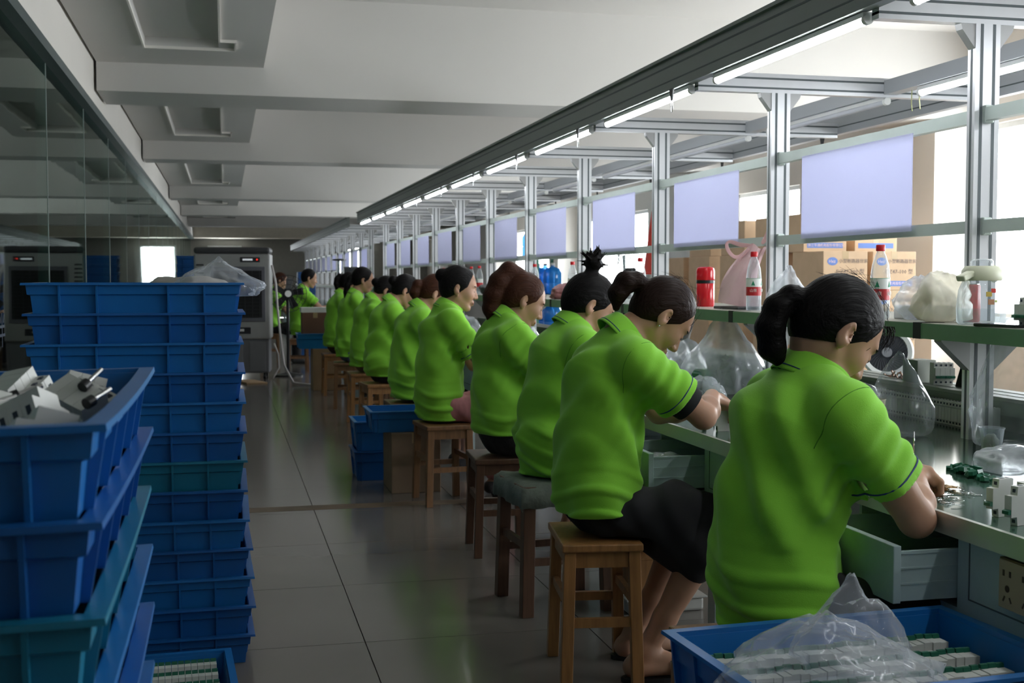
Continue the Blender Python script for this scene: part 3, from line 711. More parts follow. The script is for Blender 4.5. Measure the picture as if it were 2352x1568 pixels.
    for k in range(n):
        for j in range(m - 1): Fc.append((k * m + j, k * m + j + 1, (k + 1) * m + j + 1, (k + 1) * m + j))
    co = MB().add(V, Fc).build('collar', SHIRT, shirt, smooth=True); sd = co.modifiers.new('thick', 'SOLIDIFY'); sd.thickness = .003; sd.offset = 0
    MB().tube(pip, .0018, 5).build('collar_piping', NAVY, shirt, smooth=True)
    # ---------------- hair
    hl_ = h if h < .006 else .006
    c0 = hd; Fh = SDF(c0 - .30, c0 + .30, hl_)
    Fh.uni(el(H(-.014, 0, .040), (.103, .083, .096), R), .01)
    Fh.uni(el(H(-.040, 0, .0), (.068, .074, .078), R), .03)
    short = g('style') == 'short'
    Fh.cut(H(.040, 0, 0), R @ np.array([-1, 0, .25])); Fh.cut(H(0, 0, -.022), R @ np.array([-.72, 0, 1]))
    # clear the ears
    for s in (1, -1): Fh.sub(el(H(-.004, s * .088, -.004), (.024, .014, .034), R), .006)
    st = g('style', 'pony')
    if st == 'pony':
        tl = g('tail', [(-.10, 0, .055), (-.035, 0, .01), (-.06, 0, -.025), (-.068, 0, -.08), (-.055, 0, -.13), (-.04, 0, -.16)]); t0 = H(*tl[0]); pts = [t0] + [t0 + np.array(q) for q in tl[1:]]; rs = g('tailr', [.018, .022, .028, .030, .026, .008])
        chain(Fh, pts, rs, .012, [1.15] * len(pts))
        tie = (pts[0], pts[1])
    elif st == 'bun':
        q = H(*g('bun', (-.118, 0, .02))); Fh.uni(el(q, (.036, .040, .038), R), .012); tie = None
    elif st == 'topknot':
        q = H(*g('bun', (-.075, 0, .155))); Fh.uni(el(q, (.034, .036, .032), R), .018); Fh.uni(rc(H(-.06, 0, .11), q, .02, .024), .012); tie = None
        rr = random.Random(4)
        for k in range(34):
            v = np.array([rr.gauss(0, 1), rr.gauss(0, .8), rr.gauss(.8, .8)]); v /= np.linalg.norm(v); v[2] = max(v[2], -.35)
            p_ = q + v * .026; q2 = p_ + v * rr.uniform(.02, .042) + np.array([rr.uniform(-.012, .012), 0, rr.uniform(-.008, .01)])
            Fh.uni(rc(p_, q2, .007, .0028), .004)
    else: tie = None
    if g('long'):
        chain(Fh, [H(-.06, 0, .05), H(-.10, 0, -.03), H(-.115, 0, -.10), H(-.10, 0, -.15)], [.06, .055, .045, .025], .02, [1.35] * 4)
    Xg, Yg, Zg = Fh.ax[0][:, None, None], Fh.ax[1][None, :, None], Fh.ax[2][None, None, :]
    Fh.D += (.0006 * np.sin(Yg * 300 + 20 * np.sin(Zg * 20)) * np.sin(Zg * 130 + Xg * 90)).astype(np.float32)
    hair = Fh.build('hair', HM, P)
    if tie is not None:
        MB().tube([tie[0] * .55 + tie[1] * .45, tie[0] * .3 + tie[1] * .7], .0235, 12).build('hair_tie', pm(*g('tie', ('black_hair_tie', (.01, .01, .012), .8))), hair, smooth=True)
    # loose strands
    rr = random.Random(g('seed', 1) + 50); ms = MB()
    for k in range(g('strands', 26)):
        an = rr.uniform(-.9, 1.9); yy = rr.uniform(-.07, .07); kk = math.sqrt(max(0, 1 - (yy / .088) ** 2))
        b_ = np.array([-.012 + .106 * kk * math.sin(an), yy, .042 + .098 * kk * math.cos(an)]); t_ = np.array([math.cos(an), 0, -math.sin(an)]) * rr.choice((-1, 1)); nrm = np.array([math.sin(an), yy * 4, math.cos(an)])
        q = [b_ + t_ * u * .05 + nrm * (.0005 + .005 * u * u * rr.uniform(.3, 1.5)) for u in (0, .5, 1)]
        ms.tube([H(*v) for v in q], [.0006, .0005, .0002], 3, cap=False)
    if g('fringe'):
        for k in range(46):
            yy = rr.uniform(-.05, .05); q = [np.array([.075, yy, .098]) + np.array([u * rr.uniform(.022, .042), rr.uniform(-.004, .004), -.06 * u * u + .012 * u]) for u in (0, .35, .7, 1)]
            ms.tube([H(*v) for v in q], [.0011, .0010, .0007, .0002], 3, cap=False)
    so = ms.build('loose_strands', HM, hair, smooth=True); so['kind'] = 'stuff'
    if g('earring'):
        blob('earring', H(-.004, -.088, -.038), (.003, .003, .003), M_CHROME)
    if g('glasses'):
        gm_ = MB(); 
        for s in (1, -1):
            c = H(.104, s * .033, .008); gm_.tube([c + R @ np.array([0, .024 * math.cos(2 * PI * k / 14), .017 * math.sin(2 * PI * k / 14)]) for k in range(14)], .0016, 5, closed=True)
            gm_.tube([H(.104, s * .057, .012), H(-.005, s * .083, .012)], .0016, 5)
        gm_.build('glasses_frame', M_BLACK, P)
    return P
def R_(x): return math.radians(x)
PEOPLE = []
def worker(**k): PEOPLE.append(person(k))
DENIM = pm('denim', (.16, .22, .34), .8); KHAKI = pm('khaki_cloth', (.22, .16, .115), .85); PINKC = pm('pink_flared_cloth', (.50, .20, .20), .8, nscale=40, namp=.2, stretch=(1, 1, .1))
BROWNC = pm('brown_leather_skirt', (.17, .075, .02), .5); SPECK = pm('black_speckled_cloth', (.02, .016, .016), .8, nscale=120, namp=.9); DKBR = pm('dark_brown_cloth', (.07, .045, .03), .85)
worker(at=(1.145, 2.50), pel=.058, slump=-.03, h=.0045, hair='black', label='worker nearest the camera, black ponytail and green polo, hands joined over loose parts', neck=(.130, 0, 1.07), head=(.180, -.01, 1.125), pitch=44, fringe=True, hem=.475, bottom=('trousers', BLKCLOTH),
       elbows=[(.29, .21, .745), (.295, -.175, .735)], wrists=[(.385, .10, .80), (.395, .0, .795)], hand_dir=[(.55, -.8, 0), (.6, .75, .1)], curl=.95, tail=[(-.110, 0, .014), (-.032, .005, .002), (-.062, .008, -.025), (-.078, .01, -.07), (-.072, .01, -.115), (-.052, .01, -.15)], tailr=[.018, .022, .028, .031, .029, .012], seed=3, strands=60)
worker(at=(1.105, 3.68), pel=.045, slump=-.03, h=.0045, hair='brown', label='second worker from the camera, brown tied hair with coral band, black skirt and black under-sleeve', neck=(.115, 0, 1.10), head=(.245, 0, 1.125), pitch=50, hem=.52, hemtilt=.10, bottom=('skirt', BLKCLOTH), undersleeve=True, earring=True, sandals=True,
       elbows=[(.32, .20, .80), (.33, -.17, .825)], wrists=[(.44, .07, .83), (.42, -.02, .87)], knees=[(.43, .10, .50), (.42, -.13, .50)], ankles=[(.20, .09, .085), (.16, -.12, .085)], hand_dir=[(.7, -.4, 0), (.6, .5, -.15)],
       tail=[(-.104, 0, .030), (-.035, 0, .020), (-.068, 0, .015), (-.095, 0, -.02), (-.100, .0, -.065)], tailr=[.022, .028, .034, .030, .012], tie=('coral_hair_tie', (.75, .10, .06), .7), seed=8, strands=50)
worker(at=(1.165, 4.52), h=.006, hair='black', label='third worker from the camera, spiky black topknot, leaning over the bench', neck=(.14, 0, 1.10), head=(.20, 0, 1.14), pitch=34, seat=.49, style='topknot', hem=.50, bottom=('shorts', BROWNC), bulk=.96, seed=12)
worker(at=(1.18, 5.42), h=.006, hair='red', label='fourth worker from the camera, long reddish-brown ponytail and speckled dark skirt', neck=(.07, 0, 1.10), head=(.145, 0, 1.145), pitch=28, hem=.55, hemtilt=.0, bottom=('shorts', SPECK), bulk=1.0, tail=[(-.075, 0, .105), (-.045, 0, .015), (-.090, 0, -.035), (-.118, 0, -.10), (-.132, 0, -.16), (-.138, 0, -.205)], tailr=[.032, .040, .046, .046, .036, .012], tie=('brown_hair_tie', (.10, .03, .02), .8), seed=15)
worker(at=(1.125, 6.78), h=.007, hair='black', label='fifth worker from the camera, sitting upright with black bun and pink flared trousers', neck=(.10, 0, 1.12), head=(.16, -.01, 1.19), pitch=12, yaw=-8, hem=.46, bottom=('trousers', PINKC), bulk=1.02, style='bun', bun=(-.11, 0, .06), seed=21)
worker(at=(1.125, 7.92), h=.008, hair='red', label='sixth worker from the camera, brown low ponytail, beside the blue crates', neck=(.12, 0, 1.09), head=(.22, 0, 1.145), pitch=30, hem=.47, bottom=('shorts', BLKCLOTH), tail=[(-.10, 0, .03), (-.04, 0, -.01), (-.06, 0, -.06), (-.055, 0, -.12)], tailr=[.024, .034, .036, .012], seed=25)
worker(at=(1.13, 9.42), h=.008, hair='black', label='seventh worker from the camera, round black bun and black shorts', neck=(.13, 0, 1.10), head=(.235, 0, 1.15), pitch=30, hem=.50, style='bun', bun=(-.125, 0, .03), seed=31, bottom=('shorts', BLKCLOTH))
worker(at=(1.125, 10.5), h=.009, hair='black', label='eighth worker from the camera, khaki shorts, head hidden behind the next bun', neck=(.12, 0, 1.10), head=(.23, 0, 1.14), pitch=34, hem=.50, style='bun', seed=35, bottom=('shorts', KHAKI))
worker(at=(1.12, 11.85), h=.009, hair='black', label='ninth worker from the camera, long black ponytail and thin-framed glasses', neck=(.11, 0, 1.14), head=(.19, 0, 1.23), pitch=12, hem=.50, seed=41, bottom=('shorts', DENIM), glasses=True, tail=[(-.10, 0, .03), (-.035, 0, -.02), (-.06, 0, -.09), (-.072, 0, -.16), (-.085, 0, -.22)], tailr=[.02, .028, .032, .028, .01])
worker(at=(1.12, 13.25), h=.009, hair='black', label='tenth worker from the camera, last green shirt of the row, dark brown skirt', neck=(.11, 0, 1.12), head=(.20, 0, 1.19), pitch=20, hem=.52, seed=45, bottom=('shorts', DKBR))
worker(at=(.93, 16.6), h=.009, hair='black', style='short', label='man with short black hair in green polo, working beyond the row beside the fan', neck=(.10, 0, 1.16), head=(.18, 0, 1.25), pitch=14, hem=.50, seed=51, elbows=[(.33, .2, .84), (.33, -.19, .84)], wrists=[(.56, .1, .86), (.56, -.08, .86)], standing=True)
worker(at=(.62, 18.3), h=.010, hair='red', style='bun', label='brown-haired person mostly hidden behind the black floor fan', neck=(.10, 0, 1.12), head=(.18, 0, 1.21), pitch=20, hem=.50, seed=55, standing=True)
# ================================================================== STOOLS
def stool(label, x, y, rz, zt, sx, sy, wood, lw=.036, splay=.012, deco=None):
    o = thing('wooden_stool', label, 'stool', (x, y, 0), rz, 'wooden stools along the bench')
    MB().box((0, 0, zt - .0125), (sx, sy, .025)).build('seat', wood, o, bevel=.005)
    ax, ay = sx / 2 - lw / 2 - .008, sy / 2 - lw / 2 - .008
    leg = MB()
    for i, (a, b) in enumerate(((-1, -1), (1, -1), (1, 1), (-1, 1))):
        l = MB(); t = lw / 2; z1 = zt - .025
        tx, ty = a * ax, b * ay; bx_, by_ = a * (ax + splay), b * (ay + splay)
        V = [(bx_ - t, by_ - t, 0), (bx_ + t, by_ - t, 0), (bx_ + t, by_ + t, 0), (bx_ - t, by_ + t, 0), (tx - t, ty - t, z1), (tx + t, ty - t, z1), (tx + t, ty + t, z1), (tx - t, ty + t, z1)]
        l.add(V, [(0, 3, 2, 1), (4, 5, 6, 7), (0, 1, 5, 4), (1, 2, 6, 5), (2, 3, 7, 6), (3, 0, 4, 7)]).build('leg', wood, o, bevel=.002)
    for s in (-1, 1):
        MB().box((0, s * ay, zt - .05), (2 * ax - lw, .018, .05)).build('apron', wood, o)
        MB().box((s * ax, 0, zt - .05), (.018, 2 * ay - lw, .05)).build('apron', wood, o)
        MB().box((0, s * (ay + .006), .20), (2 * ax - lw + .012, .018, .028)).build('stretcher', wood, o)
        MB().box((s * (ax + .005), 0, .26), (.018, 2 * ay - lw + .012, .028)).build('stretcher', wood, o)
    return o
M_WOODM = pm('mid_stool_wood', (.24, .115, .045), .45, nscale=6, namp=.25, stretch=(12, 12, 1), bump=.05)
stool('wooden stool under the worker nearest the camera', 1.16, 2.47, 0, .445, .33, .34, M_WOOD)
stool('light pine stool under the second worker in the black skirt', 1.135, 3.68, R_(-8), .445, .25, .36, M_WOOD)
s3 = stool('dark stool draped with a grey-green cloth under the third worker', 1.225, 4.50, R_(4), .485, .36, .36, M_WOODD, lw=.045)
stool('dark wooden stool under the fourth worker in the speckled skirt', 1.225, 5.45, R_(-4), .445, .27, .34, M_WOODD)
stool('wooden stool under the fifth worker in pink trousers', 1.185, 6.72, R_(5), .445, .27, .34, M_WOODM)
stool('wooden stool under the sixth worker behind the blue crates', 1.17, 7.95, 0, .445, .28, .34, M_WOODM)
stool('wooden stool under the seventh worker with the round bun', 1.17, 9.42, R_(6), .445, .28, .34, M_WOOD)
stool('wooden stool under the eighth worker in khaki shorts', 1.17, 10.5, 0, .445, .28, .34, M_WOOD)
stool('wooden stool under the ninth worker in glasses', 1.16, 11.85, R_(-5), .445, .28, .34, M_WOODM)
stool('wooden stool under the tenth worker at the end of the row', 1.16, 13.25, 0, .445, .28, .34, M_WOOD)
stool('wooden stool under the short-haired man beyond the row', .95, 16.6, 0, .445, .28, .34, M_WOODM)
stool('wooden stool under the person hidden behind the fan', .64, 18.3, 0, .445, .28, .34, M_WOODM)
# cloth on the third stool
V = []; Fc = []; n = 16; rr = random.Random(3)
for i in range(n + 1):
    for j in range(n + 1):
        a, b = -.215 + .43 * i / n, -.215 + .43 * j / n; ex = max(abs(a) - .183, 0); ey = max(abs(b) - .183, 0); d = max(ex, ey)
        z = .490 + .003 * math.sin(a * 60 + b * 30) - (d * 2.6 + .35 * min(ex, ey) if d > 0 else 0)
        q = .186 + .004 * math.sin(a * 80 + b * 70); V.append((max(-q, min(q, a)) if d > 0 and ex > 0 else a, max(-q, min(q, b)) if ey > 0 else b, z))
for i in range(n):
    for j in range(n): Fc.append((i * (n + 1) + j, (i + 1) * (n + 1) + j, (i + 1) * (n + 1) + j + 1, i * (n + 1) + j + 1))
cl = MB().add(V, Fc).build('stool_cloth', pm('grey_green_cloth', (.20, .23, .19), .8, nscale=14, namp=.3, bump=.4, bscale=50), smooth=True); cl.location = (1.225, 4.50, 0); cl.rotation_euler = (0, 0, R_(4))
sd = cl.modifiers.new('thick', 'SOLIDIFY'); sd.thickness = .003; sd.offset = 1
tag(cl, 'grey-green cloth draped over the dark stool of the third worker', 'cloth')
# ================================================================== CRATES
def crate_mesh(L, W, H, rl, rw, key, mat, bow=0.0, wings=True):
    """tapered stacking crate, long side along x; origin at the centre of its floor"""
    lv = [(0, -.012), (H * .60, -.006), (H * .64, .003), (H * .93, .006)]
    m = MB(); th = .004
    def ring(off, z): x, y = L / 2 + off, W / 2 + off; return [(-x, -y, z), (x, -y, z), (x, y, z), (-x, y, z)]
    rs = [ring(o - .010, z) for (z, o) in lv] + [ring(-.010 - th, H * .93), ring(-.028, .006)]
    base = 0; V = [p for r in rs for p in r]; F = [(3, 2, 1, 0)]
    for k in range(len(rs) - 1):
        for i in range(4): a, b = k * 4 + i, k * 4 + (i + 1) % 4; F.append((a, b, b + 4, a + 4))
    e = (len(rs) - 1) * 4; F.append((e, e + 1, e + 2, e + 3)); m.add(V, F)
    for f in rl:                                            # vertical ribs
        x = -L / 2 + L * f
        for s in (-1, 1): m.prism([(s * (W / 2 - .028), 0.0), (s * (W / 2 - .012), 0.0), (s * (W / 2 + .003), H * .93), (s * (W / 2 - .010), H * .93)], x - .003, x + .003, 'x')
    for f in rw:
        y = -W / 2 + W * f
        for s in (-1, 1):
            m.prism([(s * (L / 2 - .028), 0.0), (s * (L / 2 - .012), 0.0), (s * (L / 2 + .003), H * .93), (s * (L / 2 - .010), H * .93)], y - .003, y + .003, 'y')
    me = m.mesh('crate_body' + key, mat)
    # rim: a flat lip with a turned-down edge, slightly bowed along the long side
    r = MB(); n = 12; o_, i_ = .009, -.012
    path = []
    def side(p, q): return [(p[0] + (q[0] - p[0]) * t / n, p[1] + (q[1] - p[1]) * t / n, t / n) for t in range(n)]
    c = [(-L / 2, -W / 2), (L / 2, -W / 2), (L / 2, W / 2), (-L / 2, W / 2)]
    for k in range(4): path += [(x, y, t, k) for (x, y, t) in side(c[k], c[(k + 1) % 4])]
    V = []; F = []; N_ = len(path)
    for (x, y, t, k) in path:
        sag = -bow * (1 - (2 * t - 1) ** 2) if k in (0, 2) else -bow * .5 * (1 - (2 * t - 1) ** 2)
        fx, fy = x / (L / 2), y / (W / 2)
        for (off, z) in ((i_, H * .925), (i_, H), (o_, H), (o_ + .001, H - .007), (o_ - .003, H - .007), (o_ - .003, H * .955), (i_ + .006, H * .925)):
            sx = 1 if fx > .999 else (-1 if fx < -.999 else fx); sy_ = 1 if fy > .999 else (-1 if fy < -.999 else fy)
            V.append((x + off * sx, y + off * sy_, z + sag))
    for k in range(N_):
        for j in range(7): a, b = k * 7 + j, ((k + 1) % N_) * 7 + j; j2 = (j + 1) % 7; F.append((k * 7 + j, b, ((k + 1) % N_) * 7 + j2, k * 7 + j2))
    rm = r.add(V, F).mesh('crate_rim' + key, mat)
    return me, rm
def crate(label, loc, rz, ms, group):
    o = bpy.data.objects.new('plastic_crate', ms[0]); link(o); o.location = loc; o.rotation_euler = (0, 0, rz); tag(o, label, 'crate', group)
    r = bpy.data.objects.new('rim', ms[1]); link(r, o); return o
P_ = .0948
cm = {c: crate_mesh(.65, .45, P_ + .004, (.155, .325, .655, .825), (.3, .7), 'A' + c, m) for c, m in (('b', M_BLUE), ('t', M_BLUE2), ('d', M_BLUE3))}
rr = random.Random(5); cols = 'ddbdbdtdbdbdd'
names13 = [ORD[k] for k in range(13)]
for k in range(13):
    z = (12 - k) * P_; dx = .022 * (k / 12.0) ** 1.5 + rr.uniform(-.004, .004)
    if k == 0: lb = 'topmost blue crate of the tall stack behind, with a plastic bag in it'
    elif cols[k] == 't': lb = 'teal crate in the middle of the tall blue stack behind'
    else: lb = 'empty blue crate, %s from the top of the tall stack behind' % ORD[k]
    crate(lb, (-.275 + dx, 4.205 + rr.uniform(-.006, .006), z + .001), rr.uniform(-.006, .006) + (R_(1.2) if k > 8 else 0), cm['b' if k == 0 else cols[k]], 'tall stack of crates behind')
P1_ = 1.108 / 12
cn = {c: crate_mesh(.75, .50, P1_ + .004, (.10, .30, .50, .72, .90), (.13, .35, .65, .87), 'B' + c, m, bow=.006) for c, m in (('b', M_BLUE), ('t', M_BLUE2), ('d', M_BLUE3))}
cols = 'bdtbdbtdbdbd'
for k in range(12):
    z = (11 - k) * P1_
    lb = 'top blue crate of the near stack, filled with loose circuit breakers' if k == 0 else 'blue crate, %s from the top of the near left stack' % ORD[k]
    crate(lb, (-.109 - .262 + rr.uniform(-.003, .003), 1.585 + rr.uniform(-.003, .003), z + .001), PI / 2 + rr.uniform(-.008, .008), cn[cols[k]], 'near stack of crates on the left')
# ================================================================== CIRCUIT BREAKERS
M_BRK = pm('breaker_grey_white', (.60, .61, .58), .45, nscale=30, namp=.03); M_HND = pm('breaker_green', (.015, .13, .075), .4); M_HOLE = pm('breaker_hole', (.02, .03, .05), .6)
def breaker_mesh(key, wd, poles=1):
    """profile in x-z (front of the device up), poles side by side along y, origin at the base centre"""
    m = MB(); prof = [(-.038, 0), (.038, 0), (.040, .004), (.040, .042), (.022, .044), (.022, .060), (-.022, .060), (-.022, .044), (-.040, .042), (-.040, .004)]
    for p in range(poles):
        y = (p - (poles - 1) / 2) * wd; m.prism(prof, y - wd / 2 + .0003, y + wd / 2 - .0003, 'y')
    me = m.mesh('breaker_body' + key, M_BRK)
    h = MB(); hl = MB()
    for p in range(poles):
        y = (p - (poles - 1) / 2) * wd
        h.prism([(.006, .060), (.016, .060), (.015, .068), (.008, .068)], y - wd * .45, y + wd * .45, 'y')
        for s in (-1, 1):
            hl.box((s * .031, y, .0432), (.007, wd * .38, .002)); hl.box((s * .0402, y, .026), (.001, wd * .35, .012)); hl.box((s * .0402, y, .010), (.001, wd * .45, .003))
    return me, h.mesh('handle' + key, M_HND), hl.mesh('terminal_holes' + key, M_HOLE)
BK = breaker_mesh('1', .018); BK2 = breaker_mesh('2', .018, 2); BK4 = breaker_mesh('4', .018, 4); BK3 = breaker_mesh('3', .018, 3)
def breaker(label, M, ms=BK, group=None, handle=True):
    o = bpy.data.objects.new('circuit_breaker', ms[0]); link(o); o.matrix_world = M; tag(o, label, 'circuit breaker', group)
    if handle: link(bpy.data.objects.new('handle', ms[1]), o)
    q = bpy.data.objects.new('terminal_holes', ms[2]); link(q, o); q['kind'] = 'stuff'
    return o
# crate at the bottom right, full of rows
CR = Matrix.Translation((1.155, 2.02, .425)) @ Matrix.Rotation(R_(3.5), 4, 'Z')
cb = crate_mesh(.62, .42, .14, (.04, .22, .40, .60, .78, .96), (.05, .27, .72, .95), 'C', M_BLUE)
crate('open blue crate at the lower right, filled with rows of green-lever breakers', CR.translation, R_(3.5), cb, None)
for k in range(3): crate('blue crate under the breaker-filled one at the lower right, %s from its top' % ORD[k + 1], (1.142 + .004 * k, 2.03, .425 - .1415 * (k + 1)), R_(3.5 - k), cb, 'lower right crate stack')
ln = MB().bx(-.275, .275, -.175, .175, 0, .024).build('cardboard_liner', M_CARD); ln.matrix_world = CR @ Matrix.Translation((0, 0, .0075)); tag(ln, 'cardboard liner under the breaker rows of the lower right crate', 'liner')
for r in range(4):
    yy = .135 - r * .098
    for k in range(28):
        jit = .002 * math.sin(k * 2.1 + r); flip = (r == 3)
        M = CR @ Matrix.Translation((-.251 + k * .0186, yy + jit, .0375 + .0015 * math.sin(k * 1.3))) @ Matrix.Rotation(PI / 2, 4, 'Z')
        pos = 'behind the plastic bag' if k < 15 and r > 0 else 'by the right end'
        breaker('lower right crate: breaker %s from the left in the %s row from the back' % (ORD[k], ORD[r]), M, group='breakers in the lower right crate')
# loose breakers in the near stack's top crate
zt = 11 * P1_ + .012
for k, (x, y, z, rx, ry, rz, ms) in enumerate([(-.30, 1.62, .030, .5, .3, .4, BK4), (-.22, 1.57, .035, -.5, .35, 1.1, BK3), (-.19, 1.74, .036, .4, -.5, .7, BK4), (-.36, 1.73, .03, .2, .5, 2.0, BK3), (-.27, 1.78, .042, -.4, .2, 2.7, BK4), (-.44, 1.60, .03, .3, -.3, .1, BK4), (-.40, 1.82, .03, .1, .3, 1.5, BK3), (-.31, 1.48, .028, .2, .2, 2.1, BK3), (-.20, 1.42, .028, -.2, .3, .2, BK4), (-.21, 1.85, .035, .3, .3, 1.9, BK3), (-.47, 1.75, .03, .2, -.1, 2.9, BK4)]):
    M = Matrix.Translation((x, y, zt + z - .012)) @ Euler((rx, ry, rz)).to_matrix().to_4x4()
    breaker('loose multi-pole breaker heaped in the near top crate, %s of the heap' % ORD[k], M, ms, 'loose breakers in the near crate', handle=False)
for k, (x, y, z, a, b) in enumerate([(-.27, 1.66, .082, .5, .3), (-.29, 1.60, .078, .7, .2), (-.185, 1.70, .090, 1.0, .5), (-.17, 1.60, .078, .9, .35)]):
    o = MB().tube([(0, 0, 0), (.012, 0, 0)], .0075, 10).build('steel_pin', M_BLACK, smooth=40); o.location = (x, y, 11 * P1_ + z); o.rotation_euler = (0, -b, a)
    MB().tube([(.012, 0, 0), (.045, 0, 0)], .0032, 8).build('shaft', M_CHROME, o, smooth=40)
    tag(o, 'small steel shaft pin on the breaker heap, %s of four' % ORD[k], 'pin', 'steel pins on the breaker heap')
# crate on the floor before the tall stack
CF = Matrix.Translation((-.29, 3.55, .001)) @ Matrix.Rotation(R_(3), 4, 'Z')
crate('low blue crate on the floor before the tall stack, holding breaker rows', CF.translation, R_(3), crate_mesh(.60, .42, .12, (.04, .5, .96), (.05, .27, .72, .95), 'D', M_BLUE), None)
for r in range(3):
    for k in range(14):
        M = CF @ Matrix.Translation((.252 - k * .0186, .13 - r * .10, .012 + .035)) @ Matrix.Rotation(PI / 2, 4, 'Z')
        breaker('floor crate: breaker %s from the right in the %s row from the back' % (ORD[k], ORD[r]), M, group='breakers in the floor crate')
# crates and cartons beside the fifth and sixth workers
cs = {c: crate_mesh(.42, .30, .14, (.1, .9), (.1, .9), 'E' + c, m) for c, m in (('b', M_BLUE), ('d', M_BLUE3))}
for k in range(2): crate('blue crate %s of the two-high pile behind the brown carton' % ('at the bottom', 'on top')[k], (.985, 7.66, .001 + .185 * k), 0, crate_mesh(.42, .34, .184, (.1, .9), (.1, .9), 'F', M_BLUE3) if k == 0 else crate_mesh(.42, .34, .184, (.1, .9), (.1, .9), 'G', M_BLUE), None)
def carton(label, x0, x1, y0, y1, z0, z1, mat=M_CARD, rz=0, flaps=False, tape=True, group=None):
    o = thing('cardboard_box', label, 'box', ((x0 + x1) / 2, (y0 + y1) / 2, z0), rz, group)
    w_, d_, h_ = (x1 - x0) / 2, (y1 - y0) / 2, z1 - z0
    if flaps:
        b = MB().bx(-w_, w_, -d_, d_, 0, .004)
        for s in (-1, 1): b.bx(s * w_ - .003, s * w_ + .003, -d_, d_, 0, h_).bx(-w_, w_, s * d_ - .003, s * d_ + .003, 0, h_)
        b.build('box_walls', mat, o)
    else:
        MB().bx(-w_, w_, -d_, d_, 0, h_).build('box_body', mat, o, bevel=.004)
        if tape: MB().bx(-.025, .025, -d_ - .0006, d_ + .0006, h_ - .06, h_ + .0006).build('packing_tape', pm('packing_tape', (.50, .36, .20), .25), o)
    return o
carton('plain brown carton standing on the floor beside the fifth worker', .935, 1.225, 7.02, 7.40, 0, .352, M_CARDD)
crate('shallow blue crate resting on the brown carton beside the fifth worker', (1.04, 7.22, .354), 0, crate_mesh(.44, .36, .125, (.1, .9), (.1, .9), 'H', M_BLUE), None)
carton('tall brown carton on the floor at the end of the worker row', .955, 1.27, 13.75, 14.15, 0, .465, M_CARD)
crate('bright blue crate on the tall carton at the end of the row', (1.0, 13.95, .467), 0, crate_mesh(.42, .36, .17, (.1, .9), (.1, .9), 'I', pm('sky_blue_crate_plastic', (.015, .24, .62), .35)), None)
carton('brown carton inside the bright blue crate at the row end', .845, 1.14, 13.85, 14.1, .48, .87, pm('brown_carton', (.20, .10, .065), .85))
o = MB().bx(-.15, .15, -.12, .12, 0, .055).build('white_tray', M_WHITEP); o.location = (.985, 13.97, .872); tag(o, 'white tray on top of the cartons at the row end', 'tray')
# ================================================================== AIR COOLER
co = thing('air_cooler', 'tall grey evaporative air cooler with black grille at the end of the aisle', 'air cooler', (.12, 15.7, 0), R_(-6))
M_COOL = pm('cooler_grey', (.36, .36, .35), .5); M_COOLD = pm('cooler_dark', (.06, .06, .065), .5); M_COOLB = pm('cooler_base', (.16, .16, .175), .55)
MB().bx(-.46, .46, -.25, .25, .50, 1.56).build('housing', M_COOL, co, bevel=.02)
MB().bx(-.46, .46, -.27, .27, 1.56, 1.64).build('top_cover', M_COOLD, co, bevel=.03)
b = MB().bx(-.44, .44, -.23, .23, .08, .50).build('base', M_COOLB, co, bevel=.015)
for xx in (-.28, .02, .30): MB().bx(xx - .10, xx + .10, -.236, -.228, .10, .47).build('base_panel', pm('cooler_base_panel', (.20, .20, .215), .55), b, bevel=.004)
MB().bx(-.26, .40, -.262, -.245, .72, 1.40).build('grille_frame', pm('cooler_frame', (.13, .13, .15), .5), co, bevel=.006)
gr = MB().bx(-.22, .36, -.266, -.258, .77, 1.35).build('grille_back', pm('grille_black', (.010, .010, .012), .6), co)
for k in range(13): MB().bx(-.22, .36, -.274, -.262, .78 + k * .044, .786 + k * .044).build('louvre', pm('louvre_black', (.022, .022, .025), .5), gr)
for k in range(7): MB().bx(-.21 + k * .09, -.203 + k * .09, -.276, -.264, .77, 1.35).build('vane', MATS['louvre_black'], gr)
pn = MB().bx(.10, .34, -.258, -.248, 1.455, 1.515).build('control_panel', pm('panel_dark', (.03, .03, .035), .3), co, bevel=.004)
MB().bx(.13, .25, -.2605, -.256, 1.475, 1.497).build('display', pm('cooler_display', (.7, .72, .75), .2, emis=(.8, .85, .9), estr=.4), pn)
MB().tube([(.305, -.262, 1.487), (.305, -.256, 1.487)], .011, 10).build('red_light', pm('red_led', (.8, .04, .03), .3, emis=(1, .05, .03), estr=.8), pn)
bp_ = MB().bx(.02, .22, -.256, -.246, .57, .65).build('badge_plate', pm('panel_dark', (0, 0, 0)), co); MB().bx(.08, .14, -.2575, -.254, .60, .63).build('badge', M_WHITEP, bp_)
vg = MB()
for k in range(6): MB().bx(-.43, -.34, -.256, -.248, 1.16 + .05 * k, 1.18 + .05 * k).build('side_vent_slot', M_COOLD, co)
for (xx, yy) in ((-.38, -.18), (.38, -.18), (-.38, .18), (.38, .18)): MB().tube([(xx - .015, yy, .04), (xx + .015, yy, .04)], .04, 12).build('castor', M_BLACK, co, smooth=40)
hz = MB().tube([(.47, -.05, 1.42), (.52, -.10, 1.2), (.55, -.3, .9), (.60, -.6, .55), (.66, -.9, .22), (.78, -1.15, .03), (.95, -1.25, .016), (1.05, -1.3, .016)], .014, 8)
h_ = hz.build('water_hose', pm('grey_hose', (.50, .47, .46), .5), smooth=True); h_.matrix_world = co.matrix_basis.copy(); h_.location = co.location; h_.rotation_euler = co.rotation_euler; tag(h_, 'pale grey hose hanging from the air cooler to the floor', 'hose')
